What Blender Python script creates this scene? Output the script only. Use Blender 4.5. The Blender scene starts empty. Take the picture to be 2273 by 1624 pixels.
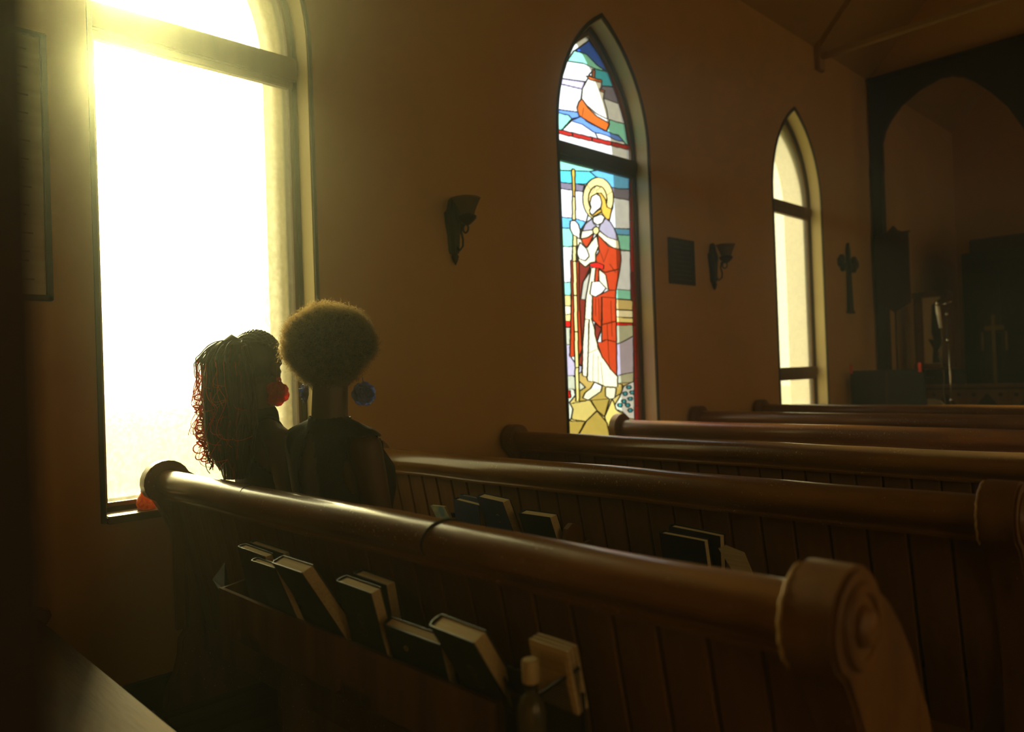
import bpy, bmesh, math, random
import numpy as np
from mathutils import Vector, Matrix, noise as mnoise
from mathutils.geometry import tessellate_polygon
PI = math.pi
S = bpy.context.scene
COL = S.collection
random.seed(7)
rng = np.random.default_rng(7)

# ------------------------------------------------------------------ camera
CAM = Vector((3.0455, 0.0, 1.22))
YAW, PITCH, ROLL, FPX = 0.7972, 0.0096, -0.0353, 1685.0
IW, IH = 2273.0, 1624.0
Fv = Vector((-math.sin(YAW)*math.cos(PITCH), math.cos(YAW)*math.cos(PITCH), math.sin(PITCH)))
R0 = Fv.cross(Vector((0, 0, 1))).normalized(); U0 = R0.cross(Fv)
Rv = R0*math.cos(ROLL) + U0*math.sin(ROLL); Uv = -R0*math.sin(ROLL) + U0*math.cos(ROLL)
cd = bpy.data.cameras.new('camera'); co = bpy.data.objects.new('camera', cd); COL.objects.link(co)
co.matrix_world = Matrix(((Rv.x, Uv.x, -Fv.x, CAM.x), (Rv.y, Uv.y, -Fv.y, CAM.y), (Rv.z, Uv.z, -Fv.z, CAM.z), (0, 0, 0, 1)))
cd.sensor_width = 36; cd.lens = FPX/IW*36; cd.clip_start = 0.02; cd.clip_end = 200
cd.dof.use_dof = True; cd.dof.focus_distance = 2.65; cd.dof.aperture_fstop = 2.0
S.camera = co

def at(px, py, ax, v):
    """the point of the plane axis=v that the photograph shows at pixel (px, py)"""
    d = Fv + Rv*((px-IW/2)/FPX) - Uv*((py-IH/2)/FPX)
    return CAM + d*((v-CAM[ax])/d[ax])

# ------------------------------------------------------------------ world, sun, exposure
SUN_DIR = Vector((-0.883, 0.245, 0.392)).normalized()      # towards the sun
w = bpy.data.worlds.new('world'); S.world = w; w.use_nodes = True
nt = w.node_tree; nt.nodes.clear()
N = nt.nodes.new; LK = nt.links.new
out = N('ShaderNodeOutputWorld'); bg = N('ShaderNodeBackground')
geo = N('ShaderNodeTexCoord'); dot = N('ShaderNodeVectorMath'); dot.operation = 'DOT_PRODUCT'
dot.inputs[1].default_value = SUN_DIR
LK(geo.outputs['Generated'], dot.inputs[0])
mx = N('ShaderNodeMath'); mx.operation = 'MAXIMUM'; mx.inputs[1].default_value = 0.0; LK(dot.outputs['Value'], mx.inputs[0])
p1 = N('ShaderNodeMath'); p1.operation = 'POWER'; p1.inputs[1].default_value = 11.0; LK(mx.outputs[0], p1.inputs[0])
p2 = N('ShaderNodeMath'); p2.operation = 'POWER'; p2.inputs[1].default_value = 60.0; LK(mx.outputs[0], p2.inputs[0])
m1 = N('ShaderNodeMath'); m1.operation = 'MULTIPLY_ADD'; m1.inputs[1].default_value = 3.2; m1.inputs[2].default_value = 1.0; LK(p1.outputs[0], m1.inputs[0])
m2 = N('ShaderNodeMath'); m2.operation = 'MULTIPLY_ADD'; m2.inputs[1].default_value = 22.0; LK(p2.outputs[0], m2.inputs[0]); LK(m1.outputs[0], m2.inputs[2])
bg.inputs['Color'].default_value = (0.98, 0.98, 0.97, 1)
LK(m2.outputs[0], bg.inputs['Strength']); LK(bg.outputs[0], out.inputs['Surface'])

sl = bpy.data.lights.new('sun', 'SUN'); sl.energy = 11.0; sl.angle = math.radians(9); sl.color = (1.0, 0.94, 0.78)
so = bpy.data.objects.new('sun', sl); COL.objects.link(so); so.rotation_euler = SUN_DIR.to_track_quat('Z', 'Y').to_euler()

vs = S.view_settings; vs.view_transform = 'Standard'; vs.look = 'None'; vs.exposure = 0.85; vs.gamma = 1.0
vs.use_curve_mapping = False
cy = S.cycles
cy.use_denoising = True
cy.max_bounces = 9; cy.diffuse_bounces = 5; cy.glossy_bounces = 4; cy.transmission_bounces = 6; cy.transparent_max_bounces = 12
cy.volume_bounces = 0; cy.sample_clamp_indirect = 6.0; cy.caustics_reflective = False; cy.caustics_refractive = False

# ------------------------------------------------------------------ materials
def nmat(name):
    m = bpy.data.materials.new(name); m.use_nodes = True
    t = m.node_tree; t.nodes.clear(); o = t.nodes.new('ShaderNodeOutputMaterial')
    return m, t, o
def mat(name, c, rough=0.6, c2=None, scale=(8, 8, 8), metal=0.0, bump=0.0, bscale=None, spec=0.5, coat=0.0, detail=4, trans=0.0, mixlo=0.35, mixhi=0.65, rvar=0.0, coat_r=0.15):
    m, t, o = nmat(name); n = t.nodes.new; l = t.links.new
    b = n('ShaderNodeBsdfPrincipled'); b.inputs['Roughness'].default_value = rough; b.inputs['Metallic'].default_value = metal
    b.inputs['Specular IOR Level'].default_value = spec; b.inputs['Coat Weight'].default_value = coat; b.inputs['Coat Roughness'].default_value = coat_r
    tc = n('ShaderNodeTexCoord'); mp = n('ShaderNodeMapping'); mp.inputs['Scale'].default_value = scale; l(tc.outputs['Object'], mp.inputs[0])
    nz = n('ShaderNodeTexNoise'); nz.inputs['Detail'].default_value = detail; nz.inputs['Scale'].default_value = 1.0; l(mp.outputs[0], nz.inputs['Vector'])
    if c2 is None: c2 = tuple(x*0.8 for x in c)
    r = n('ShaderNodeValToRGB'); r.color_ramp.elements[0].position = mixlo; r.color_ramp.elements[1].position = mixhi
    r.color_ramp.elements[0].color = (*c, 1); r.color_ramp.elements[1].color = (*c2, 1)
    l(nz.outputs['Fac'], r.inputs[0]); l(r.outputs[0], b.inputs['Base Color'])
    if rvar:
        ma = n('ShaderNodeMath'); ma.operation = 'MULTIPLY_ADD'; ma.inputs[1].default_value = rvar; ma.inputs[2].default_value = rough-rvar/2
        l(nz.outputs['Fac'], ma.inputs[0]); l(ma.outputs[0], b.inputs['Roughness'])
    if bump:
        n2 = n('ShaderNodeTexNoise'); n2.inputs['Detail'].default_value = 5; n2.inputs['Scale'].default_value = 1.0
        if bscale is None: bscale = tuple(s*4 for s in scale)
        mp2 = n('ShaderNodeMapping'); mp2.inputs['Scale'].default_value = bscale; l(tc.outputs['Object'], mp2.inputs[0]); l(mp2.outputs[0], n2.inputs['Vector'])
        bp = n('ShaderNodeBump'); bp.inputs['Strength'].default_value = bump; bp.inputs['Distance'].default_value = 0.004
        l(n2.outputs['Fac'], bp.inputs['Height']); l(bp.outputs[0], b.inputs['Normal'])
    l(b.outputs[0], o.inputs[0])
    if trans:
        tr = n('ShaderNodeBsdfTranslucent'); tr.inputs[0].default_value = (*c, 1); ms = n('ShaderNodeMixShader'); ms.inputs[0].default_value = trans
        l(b.outputs[0], ms.inputs[1]); l(tr.outputs[0], ms.inputs[2]); l(ms.outputs[0], o.inputs[0])
    return m
def chips(m, col, scale, lo):
    t = m.node_tree; n = t.nodes.new; l = t.links.new
    b = [x for x in t.nodes if x.type == 'BSDF_PRINCIPLED'][0]; src = b.inputs['Base Color'].links[0].from_socket
    tc = n('ShaderNodeTexCoord'); nz = n('ShaderNodeTexNoise'); nz.inputs['Scale'].default_value = scale; nz.inputs['Detail'].default_value = 2; l(tc.outputs['Object'], nz.inputs['Vector'])
    n2 = n('ShaderNodeTexNoise'); n2.inputs['Scale'].default_value = 4; l(tc.outputs['Object'], n2.inputs['Vector'])
    ad = n('ShaderNodeMath'); ad.operation = 'MULTIPLY_ADD'; ad.inputs[1].default_value = .25; l(n2.outputs['Fac'], ad.inputs[0]); l(nz.outputs['Fac'], ad.inputs[2])
    mr = n('ShaderNodeMapRange'); mr.inputs['From Min'].default_value = lo; mr.inputs['From Max'].default_value = lo+.02; l(ad.outputs[0], mr.inputs['Value'])
    mx_ = n('ShaderNodeMix'); mx_.data_type = 'RGBA'; l(mr.outputs[0], mx_.inputs[0]); l(src, mx_.inputs[6]); mx_.inputs[7].default_value = (*col, 1); l(mx_.outputs[2], b.inputs['Base Color'])
def glass(name, c, clear=0.6, diffuse=0.35, pattern=0.0, pscale=(60, 60, 60), blur=0.0, brough=.3):
    """obscure window glass: part clear, part milky; a droplet pattern shifts the share"""
    m, t, o = nmat(name); n = t.nodes.new; l = t.links.new
    a = n('ShaderNodeBsdfTransparent'); a.inputs[0].default_value = (*[x*clear for x in c], 1)
    d = n('ShaderNodeBsdfTranslucent'); d.inputs[0].default_value = (*[x*diffuse for x in c], 1)
    g = n('ShaderNodeBsdfGlossy'); g.inputs['Roughness'].default_value = 0.2; g.inputs[0].default_value = (.04, .04, .04, 1)
    s = n('ShaderNodeAddShader'); s2 = n('ShaderNodeAddShader'); l(a.outputs[0], s.inputs[0]); l(d.outputs[0], s.inputs[1]); l(s.outputs[0], s2.inputs[0]); l(g.outputs[0], s2.inputs[1])
    if blur:
        rf = n('ShaderNodeBsdfRefraction'); rf.inputs['IOR'].default_value = 1.25; rf.inputs['Roughness'].default_value = brough; rf.inputs[0].default_value = (*[x*clear for x in c], 1)
        tb = n('ShaderNodeTexCoord'); vb = n('ShaderNodeTexNoise'); vb.inputs['Scale'].default_value = 55; vb.inputs['Detail'].default_value = 2; l(tb.outputs['Object'], vb.inputs['Vector'])
        bp = n('ShaderNodeBump'); bp.inputs['Strength'].default_value = .5; bp.inputs['Distance'].default_value = .006; l(vb.outputs['Fac'], bp.inputs['Height']); l(bp.outputs[0], rf.inputs['Normal'])
        mr_ = n('ShaderNodeMixShader'); mr_.inputs[0].default_value = blur; l(a.outputs[0], mr_.inputs[1]); l(rf.outputs[0], mr_.inputs[2]); l(mr_.outputs[0], s.inputs[0])
    if pattern:
        tc = n('ShaderNodeTexCoord'); mp = n('ShaderNodeMapping'); mp.inputs['Scale'].default_value = pscale; l(tc.outputs['Object'], mp.inputs[0])
        v = n('ShaderNodeTexNoise'); v.inputs['Detail'].default_value = 3; v.inputs['Scale'].default_value = 1; l(mp.outputs[0], v.inputs['Vector'])
        mr = n('ShaderNodeMapRange'); mr.inputs['From Min'].default_value = 0.35; mr.inputs['From Max'].default_value = 0.65
        mr.inputs['To Min'].default_value = 1-pattern; mr.inputs['To Max'].default_value = 1.0; l(v.outputs['Fac'], mr.inputs['Value'])
        for nd, k in ((a, clear), (d, diffuse)):
            vm = n('ShaderNodeVectorMath'); vm.operation = 'SCALE'; vm.inputs[0].default_value = tuple(x*k for x in c); l(mr.outputs[0], vm.inputs['Scale']); l(vm.outputs[0], nd.inputs[0])
    l(s2.outputs[0], o.inputs[0])
    return m

M = {}
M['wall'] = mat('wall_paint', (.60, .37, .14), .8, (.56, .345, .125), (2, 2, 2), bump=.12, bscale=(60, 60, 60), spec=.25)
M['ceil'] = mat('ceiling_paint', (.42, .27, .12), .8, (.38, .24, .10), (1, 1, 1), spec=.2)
M['reveal'] = mat('reveal_paint', (.74, .60, .32), .55, (.68, .54, .27), (3, 3, 3), spec=.4)
M['stone'] = mat('outer_stone', (.55, .45, .28), .9, (.45, .36, .2), (6, 6, 6), bump=.2)
M['frame'] = mat('window_frame', (.035, .03, .02), .5, (.05, .035, .02), (10, 10, 3), spec=.4)
M['framewood'] = mat('frame_wood', (.20, .10, .035), .5, (.14, .07, .025), (10, 10, 2))
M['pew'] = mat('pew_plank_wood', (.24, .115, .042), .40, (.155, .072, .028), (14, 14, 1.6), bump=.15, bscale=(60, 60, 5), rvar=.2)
M['rail'] = mat('pew_rail_wood', (.30, .14, .030), .30, (.17, .075, .018), (2.2, 16, 16), bump=.16, bscale=(9, 60, 60), coat=.5, rvar=.14, coat_r=.12)
M['end'] = mat('pew_end_wood', (.25, .12, .034), .36, (.15, .068, .022), (10, 10, 2.5), bump=.2, bscale=(50, 50, 14), coat=.2, rvar=.2)
chips(M['rail'], (.70, .52, .25), 170, .835); chips(M['end'], (.55, .38, .16), 120, .85)
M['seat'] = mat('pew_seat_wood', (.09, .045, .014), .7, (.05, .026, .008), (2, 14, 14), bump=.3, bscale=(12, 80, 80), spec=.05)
M['worn'] = mat('worn_highlight_wood', (.55, .36, .13), .45, (.40, .24, .08), (60, 60, 60))
M['floor'] = mat('floor_boards', (.085, .05, .024), .5, (.055, .032, .016), (14, 1.5, 5), bump=.1)
M['black'] = mat('black_iron', (.016, .015, .013), .45, (.03, .024, .018), (20, 20, 20), metal=.3)
M['dark'] = mat('dark_oak', (.028, .016, .010), .6, (.018, .011, .008), (10, 10, 2))
M['bronze'] = mat('bronze_iron', (.04, .022, .014), .45, (.025, .016, .012), (30, 30, 30), metal=.5)
M['paper'] = mat('page_paper', (.74, .62, .36), .8, (.62, .50, .28), (3, 200, 200), spec=.2)
M['skin'] = mat('brown_skin', (.085, .038, .018), .5, (.07, .030, .014), (8, 8, 8), bump=.1, bscale=(120, 120, 120))
M['knit'] = mat('black_knit', (.008, .0075, .007), .8, (.013, .012, .011), (90, 90, 45), bump=.9, bscale=(130, 130, 60), spec=.4)
M['cloth'] = mat('black_cloth', (.007, .0065, .006), .9, (.010, .009, .008), (20, 20, 20), bump=.2, bscale=(200, 200, 200))
M['afro'] = mat('afro_hair', (.020, .015, .009), .8, (.012, .009, .006), (40, 40, 40))
M['curl'] = mat('curl_hair', (.36, .25, .105), .45, (.22, .15, .06), (60, 60, 60), trans=.75)
M['braid'] = mat('dark_braid', (.020, .011, .008), .42, (.035, .014, .009), (50, 50, 50))
M['redbraid'] = mat('red_braid', (.80, .10, .02), .4, (.45, .04, .010), (40, 40, 40), trans=.5)
M['auburn'] = mat('auburn_braid', (.22, .03, .010), .4, (.10, .014, .007), (50, 50, 50), trans=.15)
M['redpetal'] = mat('red_petal', (.95, .11, .07), .4, (.80, .07, .05), (30, 30, 30), trans=.6)
M['bluepetal'] = mat('blue_petal', (.26, .34, .72), .4, (.40, .48, .85), (30, 30, 30), trans=.55)
M['white'] = mat('white_plastic', (.62, .50, .26), .4)
M['red'] = mat('red_plastic', (.8, .06, .03), .4)
M['chrome'] = mat('chrome', (.6, .56, .48), .22, metal=1.0)
M['maroon'] = mat('maroon_cloth', (.055, .016, .014), .9, (.045, .012, .012), (4, 4, 4), bump=.2)

# ------------------------------------------------------------------ mesh helpers
def tag(o, label=None, cat=None, group=None, kind=None):
    if label: o['label'] = label
    if cat: o['category'] = cat
    if group: o['group'] = group
    if kind: o['kind'] = kind
    return o
def empty(name, loc=(0, 0, 0), rz=0, label=None, cat=None, group=None, kind=None):
    o = bpy.data.objects.new(name, None); COL.objects.link(o); o.location = loc; o.rotation_euler = (0, 0, rz)
    return tag(o, label, cat, group, kind)
def link(name, me, m, parent=None, smooth=False, local=False):
    o = bpy.data.objects.new(name, me); COL.objects.link(o)
    if m is not None and not me.materials: me.materials.append(m)
    if smooth:
        for p in me.polygons: p.use_smooth = True
    if parent is not None:
        o.parent = parent
        if not local:      # geometry given in world coordinates
            par = parent; mw = Matrix.Identity(4)
            chain = []
            while par is not None: chain.append(par); par = par.parent
            for q in reversed(chain): mw = mw @ q.matrix_parent_inverse @ q.matrix_basis
            o.matrix_parent_inverse = mw.inverted()
    return o
class MB:
    """collects shapes, then becomes one mesh object"""
    def __init__(s): s.v = []; s.f = []
    def add(s, vs, fs):
        k = len(s.v); s.v += [tuple(v) for v in vs]; s.f += [tuple(k+i for i in f) for f in fs]; return s
    def box(s, x0, x1, y0, y1, z0, z1, b=0.0):
        if b <= 0:
            return s.add([(x, y, z) for x in (x0, x1) for y in (y0, y1) for z in (z0, z1)],
                     [(0, 1, 3, 2), (4, 6, 7, 5), (0, 4, 5, 1), (2, 3, 7, 6), (0, 2, 6, 4), (1, 5, 7, 3)])
        bm = bmesh.new(); bmesh.ops.create_cube(bm, size=1)
        for v in bm.verts: v.co = Vector(((x0+x1)/2+v.co.x*(x1-x0), (y0+y1)/2+v.co.y*(y1-y0), (z0+z1)/2+v.co.z*(z1-z0)))
        bmesh.ops.bevel(bm, geom=bm.edges[:], offset=b, segments=2, affect='EDGES')
        bm.verts.ensure_lookup_table(); s.add([v.co[:] for v in bm.verts], [[v.index for v in f.verts] for f in bm.faces]); bm.free(); return s
    def hexa(s, P):     # P: 8 points, bottom four then top four, same winding
        return s.add(P, [(3, 2, 1, 0), (4, 5, 6, 7), (0, 1, 5, 4), (1, 2, 6, 5), (2, 3, 7, 6), (3, 0, 4, 7)])
    def tube(s, pts, r, n=8, cap=True):
        pts = [Vector(p) for p in pts]; K = len(pts)
        rr = r if hasattr(r, '__len__') else [r]*K
        prev = None; vs = []; fs = []
        for i, p in enumerate(pts):
            t = (pts[min(i+1, K-1)]-pts[max(i-1, 0)])
            t = t.normalized() if t.length > 1e-9 else Vector((0, 0, 1))
            if prev is None: a = t.orthogonal().normalized()
            else:
                a = prev - t*prev.dot(t); a = a.normalized() if a.length > 1e-6 else t.orthogonal().normalized()
            prev = a; b = t.cross(a)
            for j in range(n):
                q = 2*PI*j/n; vs.append(p + (a*math.cos(q)+b*math.sin(q))*rr[i])
        for i in range(K-1):
            for j in range(n): fs.append((i*n+j, i*n+(j+1) % n, (i+1)*n+(j+1) % n, (i+1)*n+j))
        if cap: fs.append(tuple(reversed(range(n)))); fs.append(tuple((K-1)*n+j for j in range(n)))
        return s.add(vs, fs)
    def lathe(s, prof, c=(0, 0, 0), n=20, axis='z'):
        vs = []; fs = []; K = len(prof)
        for r, z in prof:
            for j in range(n):
                q = 2*PI*j/n; x, y = r*math.cos(q), r*math.sin(q)
                v = (x, y, z) if axis == 'z' else ((z, x, y) if axis == 'x' else (x, z, y))
                vs.append((c[0]+v[0], c[1]+v[1], c[2]+v[2]))
        for i in range(K-1):
            for j in range(n): fs.append((i*n+j, i*n+(j+1) % n, (i+1)*n+(j+1) % n, (i+1)*n+j))
        fs.append(tuple(reversed(range(n)))); fs.append(tuple((K-1)*n+j for j in range(n)))
        return s.add(vs, fs)
    def prism(s, poly, a0, a1, ax=0):
        """polygon in the two other axes, extruded along ax"""
        n = len(poly)
        def V(p, a): return (a, p[0], p[1]) if ax == 0 else ((p[0], a, p[1]) if ax == 1 else (p[0], p[1], a))
        vs = [V(p, a0) for p in poly]+[V(p, a1) for p in poly]
        tri = tessellate_polygon([[Vector((p[0], p[1], 0)) for p in poly]])
        fs = [tuple(t) for t in tri]+[tuple(n+i for i in reversed(t)) for t in tri]+[(i, (i+1) % n, n+(i+1) % n, n+i) for i in range(n)]
        return s.add(vs, fs)
    def ring(s, A, B, x0, x1):
        """frame between outlines A and B (same count, in y,z), from x0 to x1"""
        n = len(A)
        vs = [(x0, *p) for p in A]+[(x0, *p) for p in B]+[(x1, *p) for p in A]+[(x1, *p) for p in B]
        fs = []
        for i in range(n):
            j = (i+1) % n
            fs += [(i, j, n+j, n+i), (2*n+i, 3*n+i, 3*n+j, 2*n+j), (i, 2*n+i, 2*n+j, j), (n+i, n+j, 3*n+j, 3*n+i)]
        return s.add(vs, fs)
    def mesh(s, name):
        me = bpy.data.meshes.new(name); me.from_pydata(s.v, [], s.f); me.update()
        bm = bmesh.new(); bm.from_mesh(me); bmesh.ops.recalc_face_normals(bm, faces=bm.faces); bm.to_mesh(me); bm.free()
        return me
    def build(s, name, m, parent=None, smooth=False, local=False):
        return link(name, s.mesh(name), m, parent, smooth, local)
def autosmooth(o, deg=40):
    me = o.data
    for p in me.polygons: p.use_smooth = True
    me.set_sharp_from_angle(angle=math.radians(deg))
    return o
def copy_tree(o, parent=None):
    c = o.copy(); COL.objects.link(c)
    if parent is not None: c.parent = parent
    for ch in list(o.children): copy_tree(ch, c)
    return c

# ------------------------------------------------------------------ room shell
def lancet(y0, y1, zb, zs, za, n=12):
    ym = (y0+y1)/2; a = (y1-y0)/2; h = za-zs; R = (h*h+a*a)/(2*a)
    pts = [(y0, zb), (y0, (zb+zs)/2)]
    th = math.asin(min(1, h/R))
    for i in range(n): q = th*i/n; pts.append((y0+R-R*math.cos(q), zs+R*math.sin(q)))
    pts.append((ym, za))
    for i in reversed(range(n)): q = th*i/n; pts.append((y1-R+R*math.cos(q), zs+R*math.sin(q)))
    pts += [(y1, (zb+zs)/2), (y1, zb)]
    return pts
WIN = [(.868, 1.757), (3.432, 4.352), (6.165, 7.115)]
ZB, ZS, ZA = .742, 2.70, 3.50
YB, YF = -2.4, 11.3     # back and front of the building
def win_outline(i, d=0.0):
    y0, y1 = WIN[i]; return lancet(y0+d, y1-d, ZB+d, ZS, ZA-d*1.9)
def wall_slab(name, x0, x1, holes, zt, m, parent=None, y0=YB, y1=YF):
    b = MB(); outer = [(y0, 0), (y0, zt), (y1, zt), (y1, 0)]
    loops = [outer]+holes; flat = [p for L in loops for p in L]
    tri = tessellate_polygon([[Vector((p[0], p[1], 0)) for p in L] for L in loops]); n = len(flat)
    vs = [(x0, *p) for p in flat]+[(x1, *p) for p in flat]
    fs = [tuple(t) for t in tri]+[tuple(n+i for i in reversed(t)) for t in tri]
    k = 0
    for L in loops:
        m_ = len(L); fs += [(k+i, k+(i+1) % m_, n+k+(i+1) % m_, n+k+i) for i in range(m_)]; k += m_
    b.add(vs, fs); return b.build(name, m, parent)
wl = wall_slab('wall_left', -.15, 0, [win_outline(i) for i in range(3)], 4.3, M['wall']); tag(wl, kind='structure')
wall_slab('outer_leaf', -.34, -.15, [win_outline(i, (.05, -.05, .05)[i]) for i in range(3)], 4.3, M['stone'], wl)
XR = 6.6; XM = XR/2; ZR = 4.2+XM*1.105
RW = [(YB+.9+k*2.6, YB+1.9+k*2.6) for k in range(5)]  # unseen right-hand windows, added to fill the room with warm light
def rw_out(k, d=0.0): return lancet(RW[k][0]+d, RW[k][1]-d, ZB+d, ZS, ZA-d*1.9)
wr = wall_slab('wall_right', XR, XR+.3, [rw_out(k) for k in range(5)], 4.3, M['wall']); tag(wr, kind='structure')
AMB = glass('amber_fill_glass', (1.0, .62, .22), .62, .42)
for k in range(5):
    P = rw_out(k, .03); n = len(P); tri = tessellate_polygon([[Vector((p[0], p[1], 0)) for p in P]])
    w_ = empty('window_%d' % (k+4), (XR+.1, RW[k][0], ZB), kind='structure')
    MB().ring(rw_out(k), rw_out(k, .04), XR+.10, XR+.14).build('frame', M['frame'], w_)
    MB().box(XR+.09, XR+.15, RW[k][0], RW[k][1], 2.58, 2.67).build('transom', M['frame'], w_)
    MB().add([(XR+.12, *p) for p in P], [tuple(t) for t in tri]).build('pane', AMB, w_)
gp = [(0, 0), (0, 4.2), (XM, ZR), (XR, 4.2), (XR, 0)]
tag(MB().prism(gp, YB-.2, YB, 1).build('wall_back', M['wall']), kind='structure')
tag(MB().prism(gp, YF, YF+.2, 1).build('wall_front', M['wall']), kind='structure')
fl = MB().box(-.15, XR, YB, YF, -.1, -.012).build('floor', M['dark']); tag(fl, kind='structure')
nb = 0
bmz = MB(); bmz.box(0, .118, 0, 3.4, -.012, 0, .002); bme = bmz.mesh('floor_board'); bme.materials.append(M['floor'])
for xi in range(27):
    for yj in range(2):
        o = bpy.data.objects.new('floor_board', bme); COL.objects.link(o); o.parent = fl
        o.location = (0.012+xi*.12, YB+yj*3.41+(.0 if xi % 2 else -.0), 0); nb += 1
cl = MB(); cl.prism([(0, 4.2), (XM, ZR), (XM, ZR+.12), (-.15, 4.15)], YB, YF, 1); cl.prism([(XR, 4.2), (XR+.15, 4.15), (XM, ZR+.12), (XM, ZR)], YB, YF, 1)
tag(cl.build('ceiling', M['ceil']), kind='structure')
tag(MB().box(0, .018, YB, 8.3, 0, .12, .003).build('baseboard_left', M['dark']), kind='structure')
# gable wall over the chancel screen
sc_poly = [(0, 4.2), (XM, ZR), (XR, 4.2)]
tag(MB().prism(sc_poly, 8.44, 8.58, 1).build('wall_gable', M['wall']), kind='structure')
# thin tie beam and rafters
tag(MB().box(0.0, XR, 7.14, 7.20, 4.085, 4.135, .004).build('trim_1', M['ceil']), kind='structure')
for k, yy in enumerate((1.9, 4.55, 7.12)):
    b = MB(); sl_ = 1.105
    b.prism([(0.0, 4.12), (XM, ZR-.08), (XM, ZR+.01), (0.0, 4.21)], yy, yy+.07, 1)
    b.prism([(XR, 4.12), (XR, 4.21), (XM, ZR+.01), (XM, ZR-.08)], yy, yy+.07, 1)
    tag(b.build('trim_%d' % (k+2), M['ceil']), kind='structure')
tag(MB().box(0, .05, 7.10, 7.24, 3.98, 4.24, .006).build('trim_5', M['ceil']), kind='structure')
# outside ground
tag(MB().box(-60, -.5, -40, 60, -.62, -.6).build('ground', mat('grass_ground', (.16, .17, .045), .9, (.10, .12, .03), (3, 3, 3))), kind='structure')
hz, t_, o_ = nmat('glare_scatter'); v_ = t_.nodes.new('ShaderNodeVolumeScatter'); v_.inputs['Density'].default_value = .0175; v_.inputs['Anisotropy'].default_value = .955; v_.inputs['Color'].default_value = (.95, 1, .72, 1)  # haze added to imitate veiling glare and lift the blacks
v2_ = t_.nodes.new('ShaderNodeVolumeScatter'); v2_.inputs['Density'].default_value = .0034; v2_.inputs['Anisotropy'].default_value = .1; v2_.inputs['Color'].default_value = (.9, 1, .95, 1)
va_ = t_.nodes.new('ShaderNodeAddShader'); t_.links.new(v_.outputs[0], va_.inputs[0]); t_.links.new(v2_.outputs[0], va_.inputs[1]); t_.links.new(va_.outputs[0], o_.inputs['Volume'])
hzo = MB().box(-.20, XR+.17, YB-.1, YF+.1, -.06, ZR+.05).build('glare_haze', hz); tag(hzo, 'thin haze added as glare around the bright window, filling the room', 'haze', kind='stuff')
# ------------------------------------------------------------------ windows
GX = -.125
M['g1'] = glass('obscure_glass_yellow', (1.0, .92, .46), .74, .12, .34, (60, 70, 55), .55, .42)
M['g3'] = glass('ribbed_glass_yellow', (1.0, .92, .50), 1.0, .12, .22, (30, 30, 90), .45, .2)
def inset(pts_i, d, zlo=None, zhi=None):
    """pane outline of window i, clipped to a height band"""
    P = win_outline(pts_i, d)
    def clip(P, z, keep_above):
        outp = []
        for k in range(len(P)):
            a, b = P[k], P[(k+1) % len(P)]; ia = (a[1] >= z) == keep_above; ib = (b[1] >= z) == keep_above
            if ia: outp.append(a)
            if ia != ib: t = (z-a[1])/(b[1]-a[1]); outp.append((a[0]+(b[0]-a[0])*t, z))
        return outp
    if zlo is not None: P = clip(P, zlo, True)
    if zhi is not None: P = clip(P, zhi, False)
    return P
def window(i, transoms, gm):
    y0, y1 = WIN[i]
    w_ = empty('window_%d' % (i+1), (0, (y0+y1)/2, ZB), kind='structure')
    MB().ring(win_outline(i, -.016), win_outline(i, 0.0), -.004, .010).build('casing_bead', M['frame'], w_)
    # plastered reveal lining
    MB().ring(win_outline(i, 0.0), win_outline(i, .004), -.10, -.001).build('reveal_lining', M['reveal'], w_)
    MB().ring(win_outline(i, 0.004), win_outline(i, .024), -.145, -.098).build('frame', M['frame'], w_)
    MB().ring(win_outline(i, 0.024), win_outline(i, .040), -.148, -.110).build('sash', M['framewood'], w_)
    MB().box(-.10, .022, y0+.002, y1-.002, ZB-.022, ZB+.006, .004).build('sill', M['framewood'], w_)
    zs = [ZB+.04]
    for (za, zb) in transoms:
        b = MB().box(-.146, -.085, y0+.005, y1-.005, za, zb, .008)
        b.box(-.135, -.098, y0+.02, y1-.02, za-.03, za+.002, .004)
        b.build('transom', M['frame'] if i == 1 else M['framewood'], w_)
        zs += [za, zb]
    zs.append(ZA)
    if gm is not None:
        for k in range(0, len(zs), 2):
            P = inset(i, .036, zs[k], zs[k+1])
            MB().prism(P, GX-.002, GX+.002).build('pane', gm, w_)
    return w_
w1 = window(0, [(2.585, 2.695)], None)
w3 = window(2, [(1.10, 1.185), (2.60, 2.685)], None)
w2 = window(1, [(2.575, 2.665)], None)
for wi, gm, zz in ((0, 'g1', [ZB+.04, 2.585, 2.695, ZA]), (2, 'g3', [ZB+.04, 1.10, 1.185, 2.60, 2.685, ZA])):
    par = (w1, None, w3)[wi]
    for k in range(0, len(zz), 2):
        P = inset(wi, .036, zz[k], zz[k+1]); n = len(P)
        tri = tessellate_polygon([[Vector((p[0], p[1], 0)) for p in P]])
        MB().add([(GX, *p) for p in P], [tuple(t) for t in tri]).build('pane', M[gm], par)

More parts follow.
